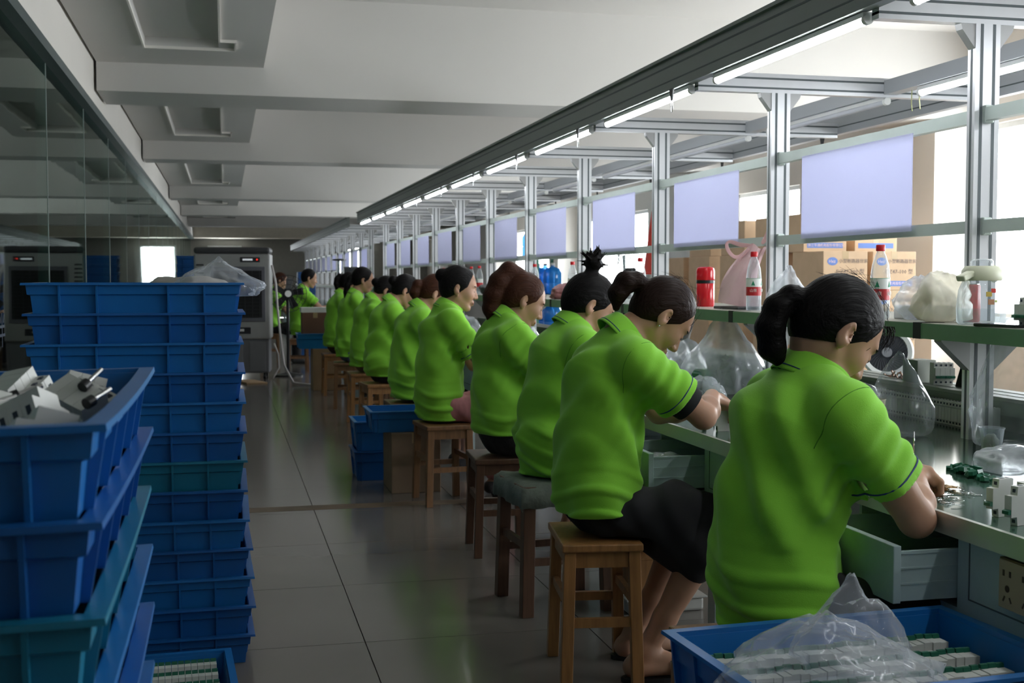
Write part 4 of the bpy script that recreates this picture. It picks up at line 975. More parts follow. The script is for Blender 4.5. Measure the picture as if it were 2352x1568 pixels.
o = MB().tube([(.0, 0, .45), (.05, -.02, .32), (.06, -.03, .15), (.0, -.05, .05), (-.02, -.05, .016)], .011, 8).build('drain_hose', MATS['grey_hose'], smooth=True); o.location = (.59, 15.38, 0); tag(o, 'short hose at the lower right of the air cooler', 'hose')
o = MB().prism([(-.13, -.25), (.11, -.30), (.13, .18), (-.06, .30)], 0, .018, 'z').build('cardboard_sheet', M_CARD); o.location = (.28, 15.0, .001); o.rotation_euler = (0, 0, .35); tag(o, 'flat piece of cardboard on the floor before the air cooler', 'cardboard')
for k in range(5): crate('dark blue crate, %s from the top of the stack behind the air cooler' % ORD[k], (-.40, 17.2, 1.555 - .11 * (k + 1)), 0, crate_mesh(.45, .4, .113, (.2, .8), (.2, .8), 'J', M_BLUE3) if k == 0 else (bpy.data.meshes['crate_bodyJ'], bpy.data.meshes['crate_rimJ']), 'stack behind the air cooler')
for k in range(9): crate('dark blue crate, %s from the bottom of the stack behind the air cooler' % ORD[k], (-.40, 17.2, .001 + .11 * k), 0, (bpy.data.meshes['crate_bodyJ'], bpy.data.meshes['crate_rimJ']), 'stack behind the air cooler')
# black floor fan by the cooler
fo = thing('floor_fan', 'large black floor fan standing right of the air cooler', 'fan', (.79, 15.9, 0))
MB().lathe([(.19, 0), (.19, .02), (.03, .05), (.02, .06)], 20).build('base', M_BLACK, fo, smooth=40)
MB().tube([(0, 0, .04), (0, 0, 1.0)], .02, 10).build('pole', M_BLACK, fo, smooth=40)
ft = MB()
for R0 in (.06, .12, .18, .235): ft.tube([(R0 * math.cos(a * PI / 12), -.10 - .03 * (1 - (R0 / .235) ** 2), 1.06 + R0 * math.sin(a * PI / 12)) for a in range(24)], .0035, 4, closed=True)
for a in range(20):
    c_, s_ = math.cos(a * PI / 10), math.sin(a * PI / 10); ft.tube([(.05 * c_, -.128, 1.06 + .05 * s_), (.235 * c_, -.10, 1.06 + .235 * s_), (.235 * c_, 0, 1.06 + .235 * s_)], .0028, 4)
q = ft.build('wire_guard', M_BLACK, fo); q['kind'] = 'stuff'
MB().tube([(0, .10, 1.06), (0, -.02, 1.06)], .07, 14).build('motor', M_BLACK, fo, smooth=40)
MB().tube([(0, -.125, 1.06), (0, -.14, 1.06)], .042, 14).build('hub_badge', M_WHITEP, fo, smooth=40)
for k in range(5):
    M = Matrix.Translation((0, -.06, 1.06)) @ Matrix.Rotation(k * 2 * PI / 5, 4, 'Y') @ Matrix.Rotation(.45, 4, 'Z')
    bl = MB().prism([(-.03, .03), (.03, .03), (.085, .19), (-.02, .20)], -.002, .002, 'y').build('blade', M_BLACK, fo); bl.matrix_local = M
# ================================================================== STACKED CARTONS BEHIND THE BENCH
M_CARDL = pm('printed_carton', (.58, .40, .25), .75, nscale=10, namp=.07)
M_INK = pm('carton_ink', (.20, .15, .13), .7); M_BLUEINK = pm('carton_blue_ink', (.10, .19, .50), .6); M_PINKINK = pm('carton_pale_ink', (.75, .55, .55), .6)
def text_mesh(s, size, mat, name):
    cu = bpy.data.curves.new(name, 'FONT'); cu.body = s; cu.size = size; cu.align_x = 'LEFT'; cu.extrude = .0003; cu.resolution_u = 1
    o = bpy.data.objects.new(name, cu); COL.objects.link(o); bpy.context.view_layer.update()
    me = bpy.data.meshes.new_from_object(o.evaluated_get(bpy.context.evaluated_depsgraph_get())); bpy.data.objects.remove(o); me.materials.clear(); me.materials.append(mat); return me
TX = [text_mesh(s, z, m, n) for (s, z, m, n) in (('小型断路器世家', .034, M_INK, 'print_kind'), ('DZ47-100 型', .042, M_INK, 'print_model'), ('浙江华通机电股份有限公司', .026, M_PINKINK, 'print_maker'), ('Hxz', .034, M_PINKINK, 'print_logo_letters'))]
BW, BD, BH = .36, .50, .291
def print_on(o):
    def put(nm, me, x, z, par):
        q = bpy.data.objects.new(nm, me); link(q, par); q.location = (x, -BD / 2 - .0012, z); q.rotation_euler = (PI / 2, 0, 0); return q
    l = MB().lathe([(.001, 0), (.042, 0), (.042, .0006), (.001, .0006)], 24).mesh('print_logo', M_BLUEINK)
    q = bpy.data.objects.new('print_logo', l); link(q, o); q.location = (-.105, -BD / 2 - .0004, .215); q.rotation_euler = (PI / 2, 0, 0); q.scale = (1, .72, 1)
    t = bpy.data.objects.new('print_logo_letters', TX[3]); link(t, o); t.location = (-.137, -BD / 2 - .0014, .204); t.rotation_euler = (PI / 2, 0, 0)
    put('print_kind', TX[0], -.055, .205, o); put('print_model', TX[1], -.075, .125, o)
    MB().bx(-.15, .15, -BD / 2 - .0008, -BD / 2, .03, .07).build('print_strip', M_BLUEINK, o); put('print_maker', TX[2], -.145, .042, o)
nb = 0
for (cx, cy, n_, jit) in ((4.48, 8.49, 5, 0), (4.44, 8.80, 0, 0), (4.48, 9.20, 6, .02), (4.48, 9.92, 6, -.02), (4.46, 10.62, 6, .01), (4.48, 11.30, 5, .0), (4.90, 8.52, 5, .01), (5.0, 9.3, 5, 0)):
    for k in range(n_):
        o = carton('brown carton with %s print, %s from the floor in the pile %.1f m beyond the bench' % ('blue', ORD[k], cy), cx - BW / 2 + (.01 if k % 2 else 0), cx + BW / 2 + (.01 if k % 2 else 0), cy - BD / 2, cy + BD / 2, k * BH, k * BH + BH - .001, M_CARDL, tape=True, group='cartons piled behind the bench')
        o['label'] = 'brown carton behind the bench, %s pile from the camera, %s from the floor' % (ORD[[8.49, 8.8, 9.20, 9.92, 10.62, 11.30, 8.52, 9.3].index(cy)], ORD[k])
        if k >= 2 and cy < 9.0: print_on(o)
o = carton('topmost printed carton of the pile behind the bench, nearest the lavender sheet', 4.30, 4.66, 8.56, 9.06, 5 * BH, 6 * BH, M_CARDL); print_on(o)
o = carton('small printed carton beside the topmost one of the pile', 4.73, 5.09, 8.56, 9.06, 5 * BH, 5 * BH + .12, M_CARDL)
MB().bx(-.15, .15, -BD / 2 - .0008, -BD / 2, .03, .07).build('print_strip', M_BLUEINK, o)
# ================================================================== BOTTLES, BAGS AND SMALL THINGS
ZS = 1.1186
M_PET = clear_mat('clear_pet', (.90, .93, .95), .10, .06, edge=.65); M_WATER = clear_mat('water', (.93, .96, .97), .05, .02, (.8, .85, .9), .25)
M_RED = pm('red_plastic', (.62, .012, .018), .35); M_LABW = pm('label_white', (.75, .78, .74), .4); M_LABR = pm('label_red', (.52, .02, .03), .4); M_LABG = pm('label_green_ink', (.02, .26, .13), .5)
def make_bottle():
    o = empty('water_bottle')
    MB().lathe([(.026, 0), (.031, .006), (.031, .055), (.0305, .06), (.031, .065), (.031, .135), (.030, .150), (.027, .175), (.018, .205), (.0125, .218), (.0125, .225)], 22, cap=False).build('bottle_body', M_PET, o, smooth=50)
    l = MB().lathe([(.0318, .062), (.0318, .098)], 22, cap=False).build('label', M_LABR, o, smooth=True)
    MB().lathe([(.0318, .098), (.0318, .1325)], 22, cap=False).build('label_upper', M_LABW, l, smooth=True)
    MB().lathe([(.0321, .132), (.0321, .1335)], 22, cap=False).build('label_line', M_LABG, l, smooth=True)
    for a in (3.9, 5.3):
        c_, s_ = math.cos(a), math.sin(a); MB().prism([(-.008, .104), (.008, .104), (0, .124)], -.0004, .0004, 'y').build('label_mark', M_LABG, l).matrix_local = Matrix.Translation((.0322 * c_, .0322 * s_, 0)) @ Matrix.Rotation(a + PI / 2, 4, 'Z')
        mt = bpy.data.objects.new('label_lettering', TXB); link(mt, l); mt.matrix_local = Matrix.Translation((.0322 * c_, .0322 * s_, .078)) @ Matrix.Rotation(a + PI / 2, 4, 'Z') @ Matrix.Translation((-.014, 0, 0)) @ Matrix.Rotation(PI / 2, 4, 'X')
    MB().lathe([(.0145, .222), (.0150, .224), (.0150, .240), (.0135, .243)], 16).build('cap', M_RED, o, smooth=50)
    MB().lathe([(.0295, .004), (.0295, .055), (.0295, .060)], 20).build('water', M_WATER, o, smooth=50)
    return o
TXB = text_mesh('山泉', .015, M_LABW, 'label_text')
bt = make_bottle(); tag(bt, 'red-capped water bottle on the shelf, nearest the camera beside the white bags', 'bottle', 'red-capped water bottles'); bt.location = (2.10, 3.63, ZS)
for k, (x, y, lb) in enumerate([(2.13, 4.68, 'red-capped water bottle standing before the pink tote bag'), (2.16, 6.18, 'red-capped water bottle beside the black-lidded jar'), (2.2, 7.62, 'red-capped water bottle behind the topknot of the third worker'), (2.2, 9.35, 'red-capped water bottle on the shelf above the fourth worker'), (2.15, 10.35, 'red-capped water bottle on the shelf above the fifth worker'), (2.2, 10.95, 'red-capped water bottle next to the looped black cable'), (2.2, 12.4, 'red-capped water bottle on the shelf above the sixth worker'), (2.3, 9.0, 'red-capped water bottle near the black camera holder')]):
    copy_tree(bt, None, (x, y, ZS), k * .7 + .3, lb)
# water jug with cream lid
jg = thing('water_jug', 'clear water jug with cream flip lid and handle on the shelf', 'jug', (2.115, 3.10, ZS), R_(200)); jg.scale = (1.2, 1.2, 1.0)
MB().lathe([(.050, 0), (.056, .008), (.057, .05), (.052, .10), (.042, .128)], 28, cap=False).build('jug_body', M_PET, jg, smooth=50)
MB().lathe([(.0525, .005), (.0545, .02), (.0555, .045)], 26).build('water', M_WATER, jg, smooth=50)
M_CREAM = pm('cream_plastic', (.62, .63, .47), .45)
l = MB().lathe([(.045, .126), (.047, .130), (.046, .155), (.038, .168)], 26).build('lid', M_CREAM, jg, smooth=50)
MB().lathe([(.026, .168), (.026, .182), (.020, .188)], 20).build('clear_cap', M_PET, l, smooth=50)
MB().box((.060, 0, .139), (.045, .024, .018), R=Matrix.Rotation(.35, 3, 'Y')).build('spout_tab', M_CREAM, l, bevel=.004)
MB().tube([(-.042, 0, .165), (-.058, 0, .150), (-.056, 0, .132), (-.046, 0, .128)], .009, 8).build('hinge_handle', M_CREAM, l, smooth=True)
for k, (a, z, c, sz) in enumerate(((1.15, .098, (.7, .06, .05), .008), (.95, .088, (.75, .55, .12), .009), (1.05, .066, (.80, .30, .08), .010), (1.28, .068, (.7, .72, .1), .005))):
    MB().box((0, 0, 0), (sz * 1.5, .0008, sz * 1.5)).build('sticker', pm('sticker_%d' % k, c, .5), jg, bevel=.0003).matrix_local = Matrix.Translation((.0535 * math.cos(a), .0535 * math.sin(a), z)) @ Matrix.Rotation(a + PI / 2, 4, 'Z')
# red can behind the jug, red thermos, jars
o = thing('drink_can', 'red printed drink can half hidden behind the water jug', 'can', (2.21, 3.29, ZS))
MB().lathe([(.024, 0), (.027, .006), (.027, .108), (.024, .115)], 20).build('can_body', pm('can_red', (.45, .02, .02), .3, nscale=60, namp=.5), o, smooth=40); MB().lathe([(.0245, .114), (.0245, .1165), (.022, .117)], 20).build('can_rim', M_CHROME, o, smooth=40)
o = thing('thermos', 'shiny red thermos flask with a red cup lid on the shelf', 'thermos', (2.22, 5.42, ZS))
MB().lathe([(.040, 0), (.043, .008), (.043, .108), (.040, .112)], 26).build('flask_body', pm('thermos_red', (.55, .012, .02), .18), o, smooth=40)
MB().lathe([(.0435, .110), (.0435, .124), (.041, .126)], 26).build('neck_band', M_BLACK, o, smooth=40); MB().lathe([(.043, .125), (.044, .13), (.044, .168), (.040, .182), (.030, .188)], 26).build('cup_lid', MATS['thermos_red'], o, smooth=40)
for k, (x, y) in enumerate(((2.17, 6.42), (2.19, 6.31))):
    o = thing('glass_jar', 'small clear jar with a black lid on the shelf, %s of the pair' % ('left', 'right')[k], 'jar', (x, y, ZS), group='black-lidded jars')
    MB().lathe([(.028, 0), (.030, .005), (.030, .075), (.025, .085)], 20, cap=False).build('glass', M_PET, o, smooth=40); MB().lathe([(.031, .084), (.031, .118), (.028, .121)], 20).build('lid', M_BLACK, o, smooth=40)
o = thing('glass_tumbler', 'tall clear tumbler with black band behind the post', 'tumbler', (2.42, 3.12, ZS))
MB().lathe([(.016, 0), (.018, .004), (.018, .155), (.0165, .155)], 16, cap=False).build('glass', M_PET, o, smooth=40); MB().lathe([(.0185, .085), (.0185, .12)], 16, cap=False).build('band', M_BLACK, o, smooth=True)
# breakers and phone on the shelf
for k, (y, ms, lb) in enumerate(((2.90, BK4, 'four-pole breaker block standing on the shelf beside the jug'), (2.79, BK4, 'second breaker block on the shelf at the picture edge'))):
    breaker(lb, Matrix.Translation((2.135, y, ZS + .0405)) @ Matrix.Rotation(PI, 4, 'Z') @ Matrix.Rotation(PI / 2, 4, 'Y') @ Matrix.Translation((0, 0, -.03)), ms)
o = MB().box((0, 0, .0045), (.075, .155, .009)).build('phone', pm('phone_black', (.01, .01, .012), .2), bevel=.003); o.location = (2.065, 2.92, ZS); o.rotation_euler = (0, 0, .15); tag(o, 'black phone lying flat at the shelf edge', 'phone')
# plastic bags
from mathutils import noise as mnoise
def bag(label, loc, size, seed, mat, peak=0.0, rz=0, crump=.35, sub=4, flat=.0):
    bm = bmesh.new(); bmesh.ops.create_icosphere(bm, subdivisions=sub, radius=1.0)
    for v in bm.verts:
        p = v.co.copy(); s_ = Vector((seed * 3.1, seed * 1.7, seed * 2.3))
        n1 = mnoise.noise(p * 1.3 + s_); n2 = 1 - abs(mnoise.noise(p * 2.7 + s_)) * 2; n3 = 1 - abs(mnoise.noise(p * 6.0 + s_)) * 2
        q = p * (1 + crump * n1 + crump * .38 * n2 + crump * .22 * n3)
        if peak and q.z > 0: f = max(0, 1 - q.z * .62); q.x *= f + .08; q.y *= f + .08; q.z *= 1 + peak
        if q.z < -.55: q.z = -.55 + (q.z + .55) * .08
        v.co = Vector((q.x * size[0] / 2, q.y * size[1] / 2, (q.z + .58) * size[2] / 1.6))
    me = bpy.data.meshes.new('plastic_bag'); bm.to_mesh(me); bm.free(); me.materials.append(mat); me.polygons.foreach_set('use_smooth', [True] * len(me.polygons))
    z0 = min(v.co.z for v in me.vertices)
    for v in me.vertices: v.co.z -= z0
    o = bpy.data.objects.new('plastic_bag', me); link(o); o.location = loc; o.rotation_euler = (0, 0, rz); tag(o, label, 'plastic bag'); return o
BAGC = clear_mat('clear_bag_film', (.96, .97, .98), .10, .10, (.80, .84, .9), .42, crinkle=1.0); BAGW = clear_mat('milky_bag_film', (.93, .94, .95), .26, .16, (.82, .85, .9), .45, crinkle=.7); BAGY = clear_mat('cream_bag_film', (.93, .92, .86), .55, .3, (.78, .74, .62), .3, crinkle=.5)
bag('milky plastic bag heaped on the shelf right of the bottle', (2.16, 3.46, ZS), (.16, .15, .13), 1, BAGW)
bag('cream-filled plastic bag on the shelf next to the jug', (2.12, 3.30, ZS), (.14, .15, .14), 2, BAGY)
o = MB().bx(-.07, .07, -.08, .08, 0, .045).build('white_box', M_WHITEP, bevel=.004); o.location = (2.22, 3.55, ZS); tag(o, 'shallow white box under the milky bag on the shelf', 'box')
bag('clear plastic bag standing on the shelf against the second post', (2.20, 4.50, ZS), (.13, .16, .15), 3, BAGW, peak=.2)
bag('large clear bag of parts on the bench under the shelf, before the second post', (2.12, 4.95, ZT), (.26, .34, .30), 4, BAGW, peak=.15)
bag('crumpled milky bag of parts on the bench beside the green scoop', (2.02, 5.25, ZT), (.22, .26, .21), 5, BAGW)
bag('clear bag of parts on the bench in front of the second worker', (1.98, 5.6, ZT), (.24, .28, .22), 6, BAGW)
bag('low clear bag beside the copper parts on the bench', (1.86, 4.62, ZT), (.20, .26, .10), 7, BAGC)
bag('clear bag spread near the second worker, behind the other bags', (2.2, 5.9, ZT), (.24, .32, .26), 8, BAGW, peak=.2)
bag('tent-shaped clear plastic bag on the bench beside the paper cup', (2.10, 3.50, ZT), (.18, .22, .17), 9, BAGC, peak=.75, crump=.22)
bag('clear bag behind the first worker, beside the paper cup', (2.16, 3.95, ZT), (.18, .20, .13), 10, BAGC)
bag('clear bag hanging open against the first post at the right edge', (2.20, 3.05, ZT + .02), (.20, .26, .27), 11, BAGC, peak=.5, crump=.25)
bag('crumpled white bag at the right edge of the bench', (1.98, 2.78, ZT), (.14, .16, .06), 12, BAGW)
bag('clear plastic bag with glossy folds lying on the lower right crate', (1.02, 1.93, .512), (.34, .26, .12), 13, BAGC, crump=.42, peak=.25)
bag('pointed corner of clear film standing up from the lower right crate', (1.13, 2.03, .512), (.20, .14, .12), 14, BAGC, peak=.6, crump=.3)
bag('clear bag in the topmost crate of the tall stack', (-.02, 4.20, 1.19), (.28, .26, .10), 15, BAGC, peak=.3)
bag('off-white sack in the topmost crate of the tall stack', (-.13, 4.24, 1.18), (.24, .26, .075), 16, pm('sack_cloth', (.5, .46, .42), .8))
bag('clear film in the open drawer of the second worker', (1.44, 3.84, .592), (.16, .22, .07), 17, BAGC)
for k, (x, y, sx) in enumerate(((1.95, 7.0, .25), (2.0, 8.2, .22), (1.9, 9.8, .25), (2.0, 11.3, .25), (1.9, 6.4, .18), (1.9, 14.6, .25))): bag('milky bag of parts on the bench further down the row, %s of six' % ORD[k], (x, y, ZT), (sx, .25, .20), 20 + k, BAGW)
# pink tote bag
tb = thing('tote_bag', 'pale pink cloth tote bag slumped on the shelf with looped handles', 'bag', (2.20, 4.93, ZS), R_(66))
M_PINK = pm('pale_pink_cloth', (.74, .50, .51), .8, nscale=8, namp=.08, bump=.3, bscale=25)
V = []; Fc = []; ny, nz = 10, 10
for s in (-1, 1):
    for j in range(nz + 1):
        for i in range(ny + 1):
            t = j / nz; u = i / ny - .5; wdt = .185 - .085 * t; thick = .040 * (1 - t) ** .7 + .006; sh_ = -.068 * t + .02
            V.append((s * thick * (1 - (2 * abs(u)) ** 3 * .8) + .010 * math.sin(u * 16 + t * 7), u * wdt + sh_ + .03 * math.sin(t * 3.1), .265 * t * (1 - .10 * abs(u)) + .035 * max(0, u) * (1 - t) + .012 * math.sin(u * 9) * t))
n_ = (ny + 1) * (nz + 1)
for s in range(2):
    for j in range(nz):
        for i in range(ny):
            a = s * n_ + j * (ny + 1) + i; q = (a, a + 1, a + ny + 2, a + ny + 1); Fc.append(q if s else q[::-1])
for j in range(nz):
    for i in (0, ny):
        a = j * (ny + 1) + i; Fc.append((a, a + ny + 1, a + n_ + ny + 1, a + n_))
for i in range(ny): Fc.append((i, i + 1, i + 1 + n_, i + n_))
MB().add(V, Fc).build('bag_body', M_PINK, tb, smooth=60)
def ribbon(pts, w_, name):
    V = []; Fc = []; n = len(pts)
    for k, (x, y, z) in enumerate(pts):
        p, q = pts[max(k - 1, 0)], pts[min(k + 1, n - 1)]; ty, tz = q[1] - p[1], q[2] - p[2]; l_ = math.hypot(ty, tz) or 1
        V += [(x, y - tz / l_ * w_ / 2, z + ty / l_ * w_ / 2), (x + .006, y + tz / l_ * w_ / 2, z - ty / l_ * w_ / 2)]
    for i in range(n - 1): Fc.append((2 * i, 2 * i + 1, 2 * i + 3, 2 * i + 2))
    o = MB().add(V, Fc).build(name, pm('pink_handle', (.76, .45, .46), .75), tb, smooth=True); sd = o.modifiers.new('t', 'SOLIDIFY'); sd.thickness = .003; sb = o.modifiers.new('s', 'SUBSURF'); sb.levels = sb.render_levels = 2
ribbon([(-.014, -.030, .265), (-.018, .02, .262), (-.022, .065, .285), (-.026, .085, .27), (-.024, .065, .225), (-.02, .035, .205), (-.016, .005, .225), (-.012, -.02, .25)], .020, 'handle')
ribbon([(-.014, -.070, .265), (-.02, -.095, .30), (-.025, -.105, .345), (-.028, -.130, .372), (-.03, -.155, .35), (-.026, -.150, .30), (-.02, -.125, .25), (-.012, -.085, .225)], .022, 'handle')
o = MB().bx(-.09, .09, -.13, .13, 0, .012).build('black_tray', M_BLACK, bevel=.003); o.location = (2.20, 4.93, ZS); tag(o, 'thin black tray under the pink tote bag', 'tray'); tb.location.z += .0125
for s_ in ('water_bottle.001',): pass
# things on the bench
def at(x, y, z=ZT): return (x, y, z + .0003)
o = thing('paper_cup', 'cream paper cup with dark lettering on the bench', 'cup', at(2.15, 3.74))
MB().lathe([(.026, 0), (.036, .088), (.0375, .090), (.0365, .092), (.034, .088), (.025, .004)], 22).build('cup_wall', pm('cream_paper', (.60, .52, .36), .7), o, smooth=50)
tq = bpy.data.objects.new('lettering', text_mesh('茶', .03, pm('cup_ink', (.03, .03, .03), .7), 'cup_text')); link(tq, o); a = 4.3
tq.matrix_local = Matrix.Translation((.0335 * math.cos(a), .0335 * math.sin(a), .032)) @ Matrix.Rotation(a + PI / 2, 4, 'Z') @ Matrix.Translation((-.015, 0, 0)) @ Matrix.Rotation(PI / 2 - .1, 4, 'X')
o = thing('plastic_cup', 'clear plastic cup holding a white wad on the bench by the post', 'cup', at(2.11, 3.03))
MB().lathe([(.024, 0), (.034, .076), (.036, .078), (.036, .080), (.0335, .079), (.0235, .002)], 24, cap=False).build('cup_wall', M_PET, o, smooth=50)
wd_ = bag('white cotton wad stuffed in the clear plastic cup', (2.11, 3.03, ZT + .004), (.044, .044, .055), 31, pm('cotton_wad', (.55, .53, .45), .9), sub=3)
wd_.name = 'cotton_wad'; wd_['category'] = 'wad'
rr = random.Random(11)
hm = MB().prism([(-.011, -.006), (.011, -.006), (.013, .002), (.005, .008), (-.010, .007)], -.005, .005, 'z').mesh('green_lever', M_HND)
for k in range(46):
    t = rr.random(); x, y = 1.865 - .045 * t + rr.uniform(-.022, .022), 2.82 - .17 * t + rr.uniform(-.02, .02)
    o = bpy.data.objects.new('green_lever', hm); link(o); o.location = (x, y, ZT + .006 + (.009 if k % 3 == 0 and t < .75 else 0)); o.rotation_euler = (rr.uniform(-.4, .4), rr.uniform(-.4, .4), rr.uniform(0, 6.3)); tag(o, 'loose dark green breaker lever in the pile on the bench', 'lever', 'green levers piled on the bench')
M_BRASS = pm('brass', (.40, .26, .13), .4, metal=.7)
bm_ = MB().tube([(-.006, 0, 0), (.006, 0, 0)], .0022, 6).mesh('brass_pin', M_BRASS)
for k in range(70):
    o = bpy.data.objects.new('brass_pin', bm_); link(o); t = rr.random(); o.location = (1.655 + rr.uniform(-.016, .016) + .03 * (t - .5), 2.59 + .10 * (.5 - t), ZT + .0026 + (.004 if k % 2 else 0)); o.rotation_euler = (0, 0, rr.uniform(0, 3.1)); tag(o, 'tiny brass pin in the scatter on the bench', 'pin', 'brass pins on the bench')
cm_ = MB().tube([(-.012, .004, 0), (.012, .004, 0), (.014, 0, 0), (.012, -.004, 0), (-.008, -.004, 0), (-.009, .001, 0)], .0008, 5).mesh('wire_clip', M_CHROME)
for (cx, cy, n_) in ((1.60, 2.47, 9), (1.575, 2.40, 9), (1.68, 2.50, 10), (1.715, 2.42, 12), (1.655, 2.36, 8)):
    for k in range(n_):
        o = bpy.data.objects.new('wire_clip', cm_); link(o); o.location = (cx + rr.uniform(-.02, .02), cy + rr.uniform(-.028, .028), ZT + .0012 + .0008 * k); o.rotation_euler = (0, 0, rr.uniform(0, 6.3)); tag(o, 'bent steel wire clip in the scatter on the bench', 'clip', 'wire clips on the bench')
Mst = Matrix.Rotation(PI, 4, 'Z') @ Matrix.Rotation(PI / 2, 4, 'Y') @ Matrix.Translation((0, 0, -.03))
for k, (x, y, a, lb, ms) in enumerate(((1.585, 2.245, .25, 'upright breaker on the bench edge, left of the pair', BK), (1.565, 2.155, .25, 'upright breaker on the bench edge, right of the pair', BK), (1.66, 2.22, .2, 'upright breaker with green lever behind the edge pair', BK), (1.64, 2.12, .2, 'upright breaker behind the right one of the edge pair', BK), (1.73, 2.27, .3, 'upright breaker furthest back at the right edge of the picture', BK2))):
    breaker(lb, Matrix.Translation((x, y, ZT + .0405)) @ Matrix.Rotation(a, 4, 'Z') @ Mst, ms)
breaker('breaker lying flat at the right edge of the bench', Matrix.Translation((1.87, 2.50, ZT + .0095)) @ Matrix.Rotation(PI / 2, 4, 'X') @ Matrix.Translation((0, 0, -.03)), BK)
o = MB().tube([(0, 0, 0), (0, 0, .035)], .0012, 6).tube([(0, 0, .035), (0, 0, .085)], .0018, 6).build('screwdriver_bit', M_CHROME, smooth=True); o.location = (1.60, 2.60, ZT + .05); tag(o, 'thin steel bit standing up between the first worker\'s hands', 'tool')
o = MB().box((0, 0, .012), (.05, .09, .024)).build('red_case', M_RED, bevel=.006); o.location = at(2.03, 3.60); o.rotation_euler = (0, 0, .3); tag(o, 'small red case on the bench behind the first worker', 'case')
o = MB().lathe([(.028, 0), (.045, .012), (.052, .04), (.030, .075), (.010, .08)], 7).build('green_scoop', pm('scoop_green', (.012, .10, .055), .3)); o.location = at(1.98, 4.93, ZT + .05); o.rotation_euler = (0, 1.1, .4); tag(o, 'dark green plastic scoop lying among the parts bags', 'scoop')
o = MB().prism([(-.10, 0), (.10, 0), (.085, .17), (-.07, .19)], -.012, .012, 'x').build('grey_cloth', pm('grey_beige_cloth', (.40, .37, .36), .85, bump=.5, bscale=20), bevel=.01); o.location = at(2.12, 5.55, ZT + .13); o.rotation_euler = (0, .35, 0); tag(o, 'grey-beige cloth hanging under the shelf behind the parts bags', 'cloth')
M_COP = pm('copper', (.42, .20, .12), .35, metal=.8)
cp = MB().tube([(-.012, 0, 0), (0, 0, .008), (.012, 0, 0)], .0035, 6).box((.014, 0, 0), (.012, .008, .004)).mesh('copper_contact', M_COP)
for k in range(60):
    o = bpy.data.objects.new('copper_contact', cp); link(o); o.location = (1.72 + rr.uniform(-.05, .05), 4.12 + rr.uniform(-.09, .09), ZT + .005 + rr.uniform(0, .035)); o.rotation_euler = (rr.uniform(0, 3), rr.uniform(0, 3), rr.uniform(0, 3)); tag(o, 'small copper contact in the heap before the second worker', 'contact', 'copper contacts before the second worker')
for k in range(4): breaker('breaker lying by the second worker\'s hands, %s of four' % ORD[k], Matrix.Translation((1.58 + .05 * (k % 2), 3.72 + .06 * k, ZT + .0405)) @ Matrix.Rotation(.3 * k, 4, 'Z') @ Mst, BK)
# wire duct along the middle of the bench with a row of finished breakers
dt = thing('cable_duct', 'long grey slotted cable duct running along the middle of the bench', 'cable duct', (2.60, 3.0, ZT))
M_DUCT = pm('duct_grey', (.26, .29, .26), .5)
MB().bx(-.13, .13, -1.6, 9.0, .055, .10).build('duct_body', M_DUCT, dt)
for (a, b_) in ((-.125, -.075), (-.06, -.01), (.01, .06)): MB().bx(a, b_, -1.6, 9.0, .10, .112).build('duct_cover', pm('duct_cover_grey', (.40, .42, .38), .5), dt)
MB().bx(-.10, .10, -1.6, 9.0, 0, .055).build('duct_base', pm('duct_base_grey', (.20, .22, .20), .5), dt)
for k in range(26):
    breaker('finished breaker in the row along the cable duct, %s from the camera' % ORD[k], Matrix.Translation((2.425, 3.50 + k * .0375, ZT + .0405)) @ Mst, BK2, 'breakers along the duct', handle=False)
ZD = ZT + .1125
breaker('large grey breaker block on the cable duct', Matrix.Translation((2.56, 3.98, ZD + .0405)) @ Matrix.Rotation(1.35, 4, 'Z') @ Mst, BK4)
o = MB().bx(-.04, .04, -.05, .05, 0, .085).build('grey_device_box', pm('device_grey', (.33, .35, .31), .5), bevel=.003); o.location = (2.54, 4.10, ZD); tag(o, 'plain grey device box on the duct beside the breaker block', 'box')
o = MB().prism([(-.05, 0), (.06, 0), (.05, .012), (.0, .085), (-.02, .085)], -.03, .03, 'y').build('black_wedge', M_BLACK, bevel=.004); o.location = (2.60, 3.86, ZD); o.rotation_euler = (0, 0, .2); tag(o, 'black wedge-shaped holder on the cable duct', 'holder')
for k in range(14):
    o = bpy.data.objects.new('copper_contact', cp); link(o); o.location = (2.56 + rr.uniform(-.03, .03), 4.27 + rr.uniform(-.06, .06), ZD + .006 + rr.uniform(0, .012)); o.rotation_euler = (rr.uniform(0, 3), rr.uniform(0, 3), rr.uniform(0, 3)); tag(o, 'small copper contact heaped on the cable duct', 'contact', 'copper contacts on the duct')
